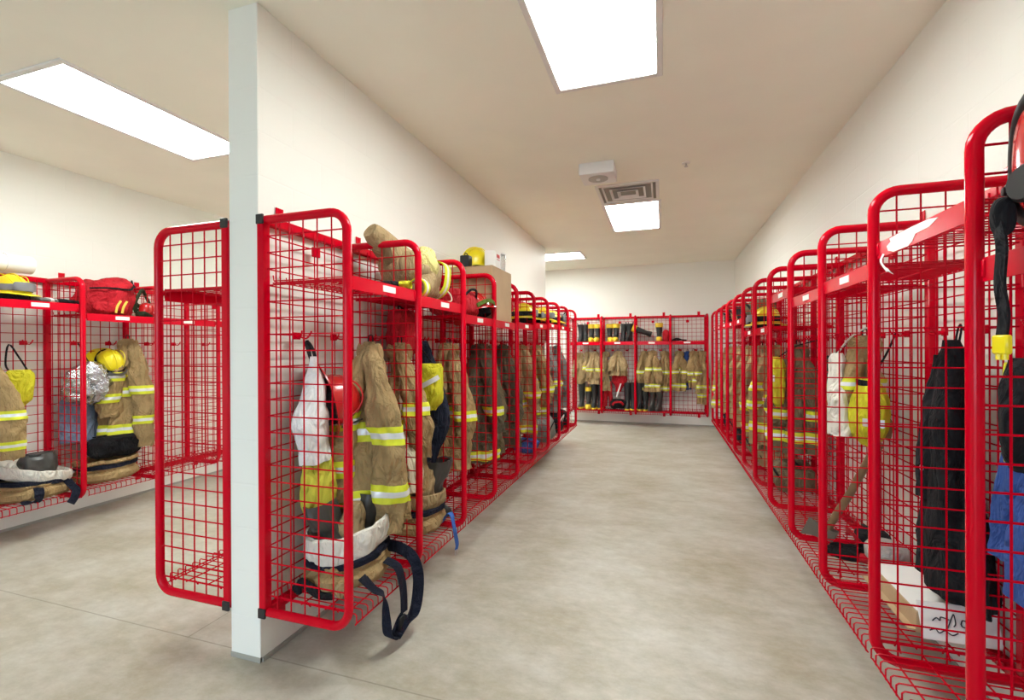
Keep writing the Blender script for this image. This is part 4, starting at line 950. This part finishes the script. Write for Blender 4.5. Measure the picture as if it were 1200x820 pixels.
t = thing('black_strap', 'thin black strap curled on the rightmost back shelf', 'strap', at('B', 1.98, .28, zu('B', 1.98) + .003), (0, 0, RZ['B']))
MB().ribbon(smoothpts([(.12, 0, .012), (.04, .03, .045), (-.05, 0, .02), (-.12, .03, .012), (-.02, .06, .02), (.10, .05, .01)], 5), .03, (0, .6, .8), .006).build('webbing', BLACKF, t)
MB().box((-.12, .03, .015), (.03, .03, .02), .004).build('buckle', BLACKP, t)
BC = [(.16, .22, 1.36, .60, TAN2, 201, (), (), .10, 'tan coat at the far left of the back row'),
      (.335, .22, 1.38, .57, TAN2, 202, (.55,), (.6,), .075, 'narrow tan coat left of the wide one in the leftmost back locker'),
      (.47, .30, 1.38, .62, TAN2, 203, (), (.62,), .13, 'wide plain tan coat in the leftmost back locker'),
      (.67, .24, 1.38, .74, TAN2, 204, (), (), .075, 'long plain tan coat left of the short flared one'),
      (.90, .28, 1.39, .47, TAN2, 205, (), (), .16, 'short flared tan coat above the red bag, back row'),
      (1.38, .20, 1.39, .74, TAN, 206, (.50, .86), (.6,), .13, 'tan striped coat left of the wide one in the third back locker'),
      (1.525, .32, 1.40, .76, TAN, 207, (.38, .80), (.5,), .13, 'wide tan striped coat in the middle of the third back locker'),
      (1.73, .24, 1.39, .74, TAN, 208, (.55, .88), (.6,), .09, 'tan striped coat right of the wide one in the third back locker'),
      (1.985, .27, 1.39, .72, TAN, 209, (.42, .82), (.6,), .12, 'leftmost tan striped coat of the rightmost back locker'),
      (2.13, .18, 1.38, .70, BLUEF, 210, (), (), .06, 'dark blue jacket between tan coats in the rightmost back locker'),
      (2.225, .30, 1.39, .66, TAN, 211, (.30, .74), (.7,), .085, 'tan striped coat right of the blue jacket, back row'),
      (2.365, .27, 1.39, .95, TAN, 212, (.36, .80), (.8,), .085, 'rightmost long tan coat of the back row')]
for s_, v_, z_, ln, mt, sd, bn, sb, wd, lb in BC:
    coat('B', s_, v_, z_, ln, lb, wid=wd * .9, dep=.075, seed=sd, mat=mt, bands=bn, sbands=sb, bh=.07, group='coats in the back row', sleeves=((-1, .0, .8), (1, .0, .8)) if wd > .08 else ((1, .0, .8),))
# standing dark waders / boots and red bag along the bottom
for i, (s_, v_) in enumerate(((.20, .20), (.34, .24), (.45, .25), (.56, .22))):
    lb = ['tall black wader in the leftmost back locker, behind the partition posts', 'tall black wader with yellow top below the narrow tan coat', 'tall black wader below the wide plain tan coat', 'tall black wader beside the first back divider'][i]
    boot(at('B', s_, v_, ZS + .001), RZ['B'], lb, h=.47 if i != 1 else .40, top=YELB if i == 1 else None, sole=YELB, group='tall boots below the back coats')
for i, (s_, v_) in enumerate(((1.07, .24), (1.17, .22), (1.29, .24), (1.39, .23))):
    boot(at('B', s_, v_, ZS + .001), RZ['B'], ['black wader right of the red bag, back row', 'black wader against the second back divider', 'black wader just right of the second back divider', 'black wader under the first striped coat, back row'][i], h=.50, sole=YELB, group='tall boots below the back coats')
for i, (s_, v_) in enumerate(((1.52, .24), (1.64, .25))):
    boot(at('B', s_, v_, ZS + .001), RZ['B'] - .3, ['black boot under the wide striped coat, back row', 'black boot slumped under the third striped coat, back row'][i], h=.36, mat=DKLEATHER, group='tall boots below the back coats')
t, d = hang('equipment_bag', 'B', .92, .22, .98, [(0, .08, .03, 0, 0), (-.04, .13, .06, 0, 0), (-.16, .14, .07, 0, 0), (-.26, .08, .05, 0, 0), (-.36, .05, .04, .02, 0)], REDF, 'red bag hanging below the short tan coat, back row', 'bag', 171, (.04, .08), 5, main='bag_body')
MB().ribbon(smoothpts([(-.03, .07, -.2), (.02, .09, -.36), (.05, .09, -.46)], 4), .025, (1, 0, 0), .004).build('white_strap', WHITEC, t)
kitbag('B', .90, .24, ZS + .003, BLACKF, REDF, 'dark bag with red strap under the red bag, back row', 172, (.15, .13, .09))
t = thing('red_trousers', 'red trousers hanging beside the first back divider', 'trousers', at('B', .70, .20, .80), (0, 0, RZ['B']))
for sx in (-1, 1): Drape([(0, .04, .03, sx * .03, 0), (-.2, .042, .04, sx * .04, 0), (-.46, .04, .04, sx * .055, 0)], 173 + sx, 3, (.04, .1), .01, n=24).mesh(14).build('trouser_leg', REDF, t)
MB().box((0, 0, -.01), (.14, .06, .035), .01).build('waistband', REDF, t)

# ------------------------------------------------------------------ camera and render settings
pl = bpy.data.lights.new('added_door_portal', 'AREA'); pl.shape = 'RECTANGLE'; pl.size = DX1 - DX0; pl.size_y = DZ; pl.cycles.is_portal = True  # guides sampling of sky light through the added opening
po = bpy.data.objects.new('added_door_portal', pl); COL.objects.link(po); po.location = ((DX0 + DX1) / 2, YN - .1, DZ / 2); po.rotation_euler = (PI / 2, 0, 0)
cam = bpy.data.cameras.new('camera'); co = bpy.data.objects.new('camera', cam); COL.objects.link(co)
f, yaw, pitch, roll = 547.577, .3118, -.0017, -.0045
cam.sensor_width = 36; cam.sensor_fit = 'HORIZONTAL'; cam.lens = f / 1200 * 36; cam.clip_start = .05
fw = Vector((-math.sin(yaw) * math.cos(pitch), math.cos(yaw) * math.cos(pitch), math.sin(pitch)))
rt = Vector((math.cos(yaw), math.sin(yaw), 0)); up = rt.cross(fw)
r2 = math.cos(roll) * rt + math.sin(roll) * up; u2 = -math.sin(roll) * rt + math.cos(roll) * up
M = Matrix((r2, u2, -fw)).transposed().to_4x4(); M.translation = (1.2826, -1.6867, 1.4307)
co.matrix_world = M
scn.camera = co
w = bpy.data.worlds.new('world'); scn.world = w; w.use_nodes = True
w.node_tree.nodes['Background'].inputs[0].default_value = (.68, .84, 1, 1); w.node_tree.nodes['Background'].inputs[1].default_value = 7.2
scn.view_settings.view_transform = 'Standard'; scn.view_settings.look = 'None'
scn.view_settings.exposure = 0; scn.view_settings.gamma = 1; scn.view_settings.use_curve_mapping = False
scn.cycles.max_bounces = 12; scn.cycles.diffuse_bounces = 8
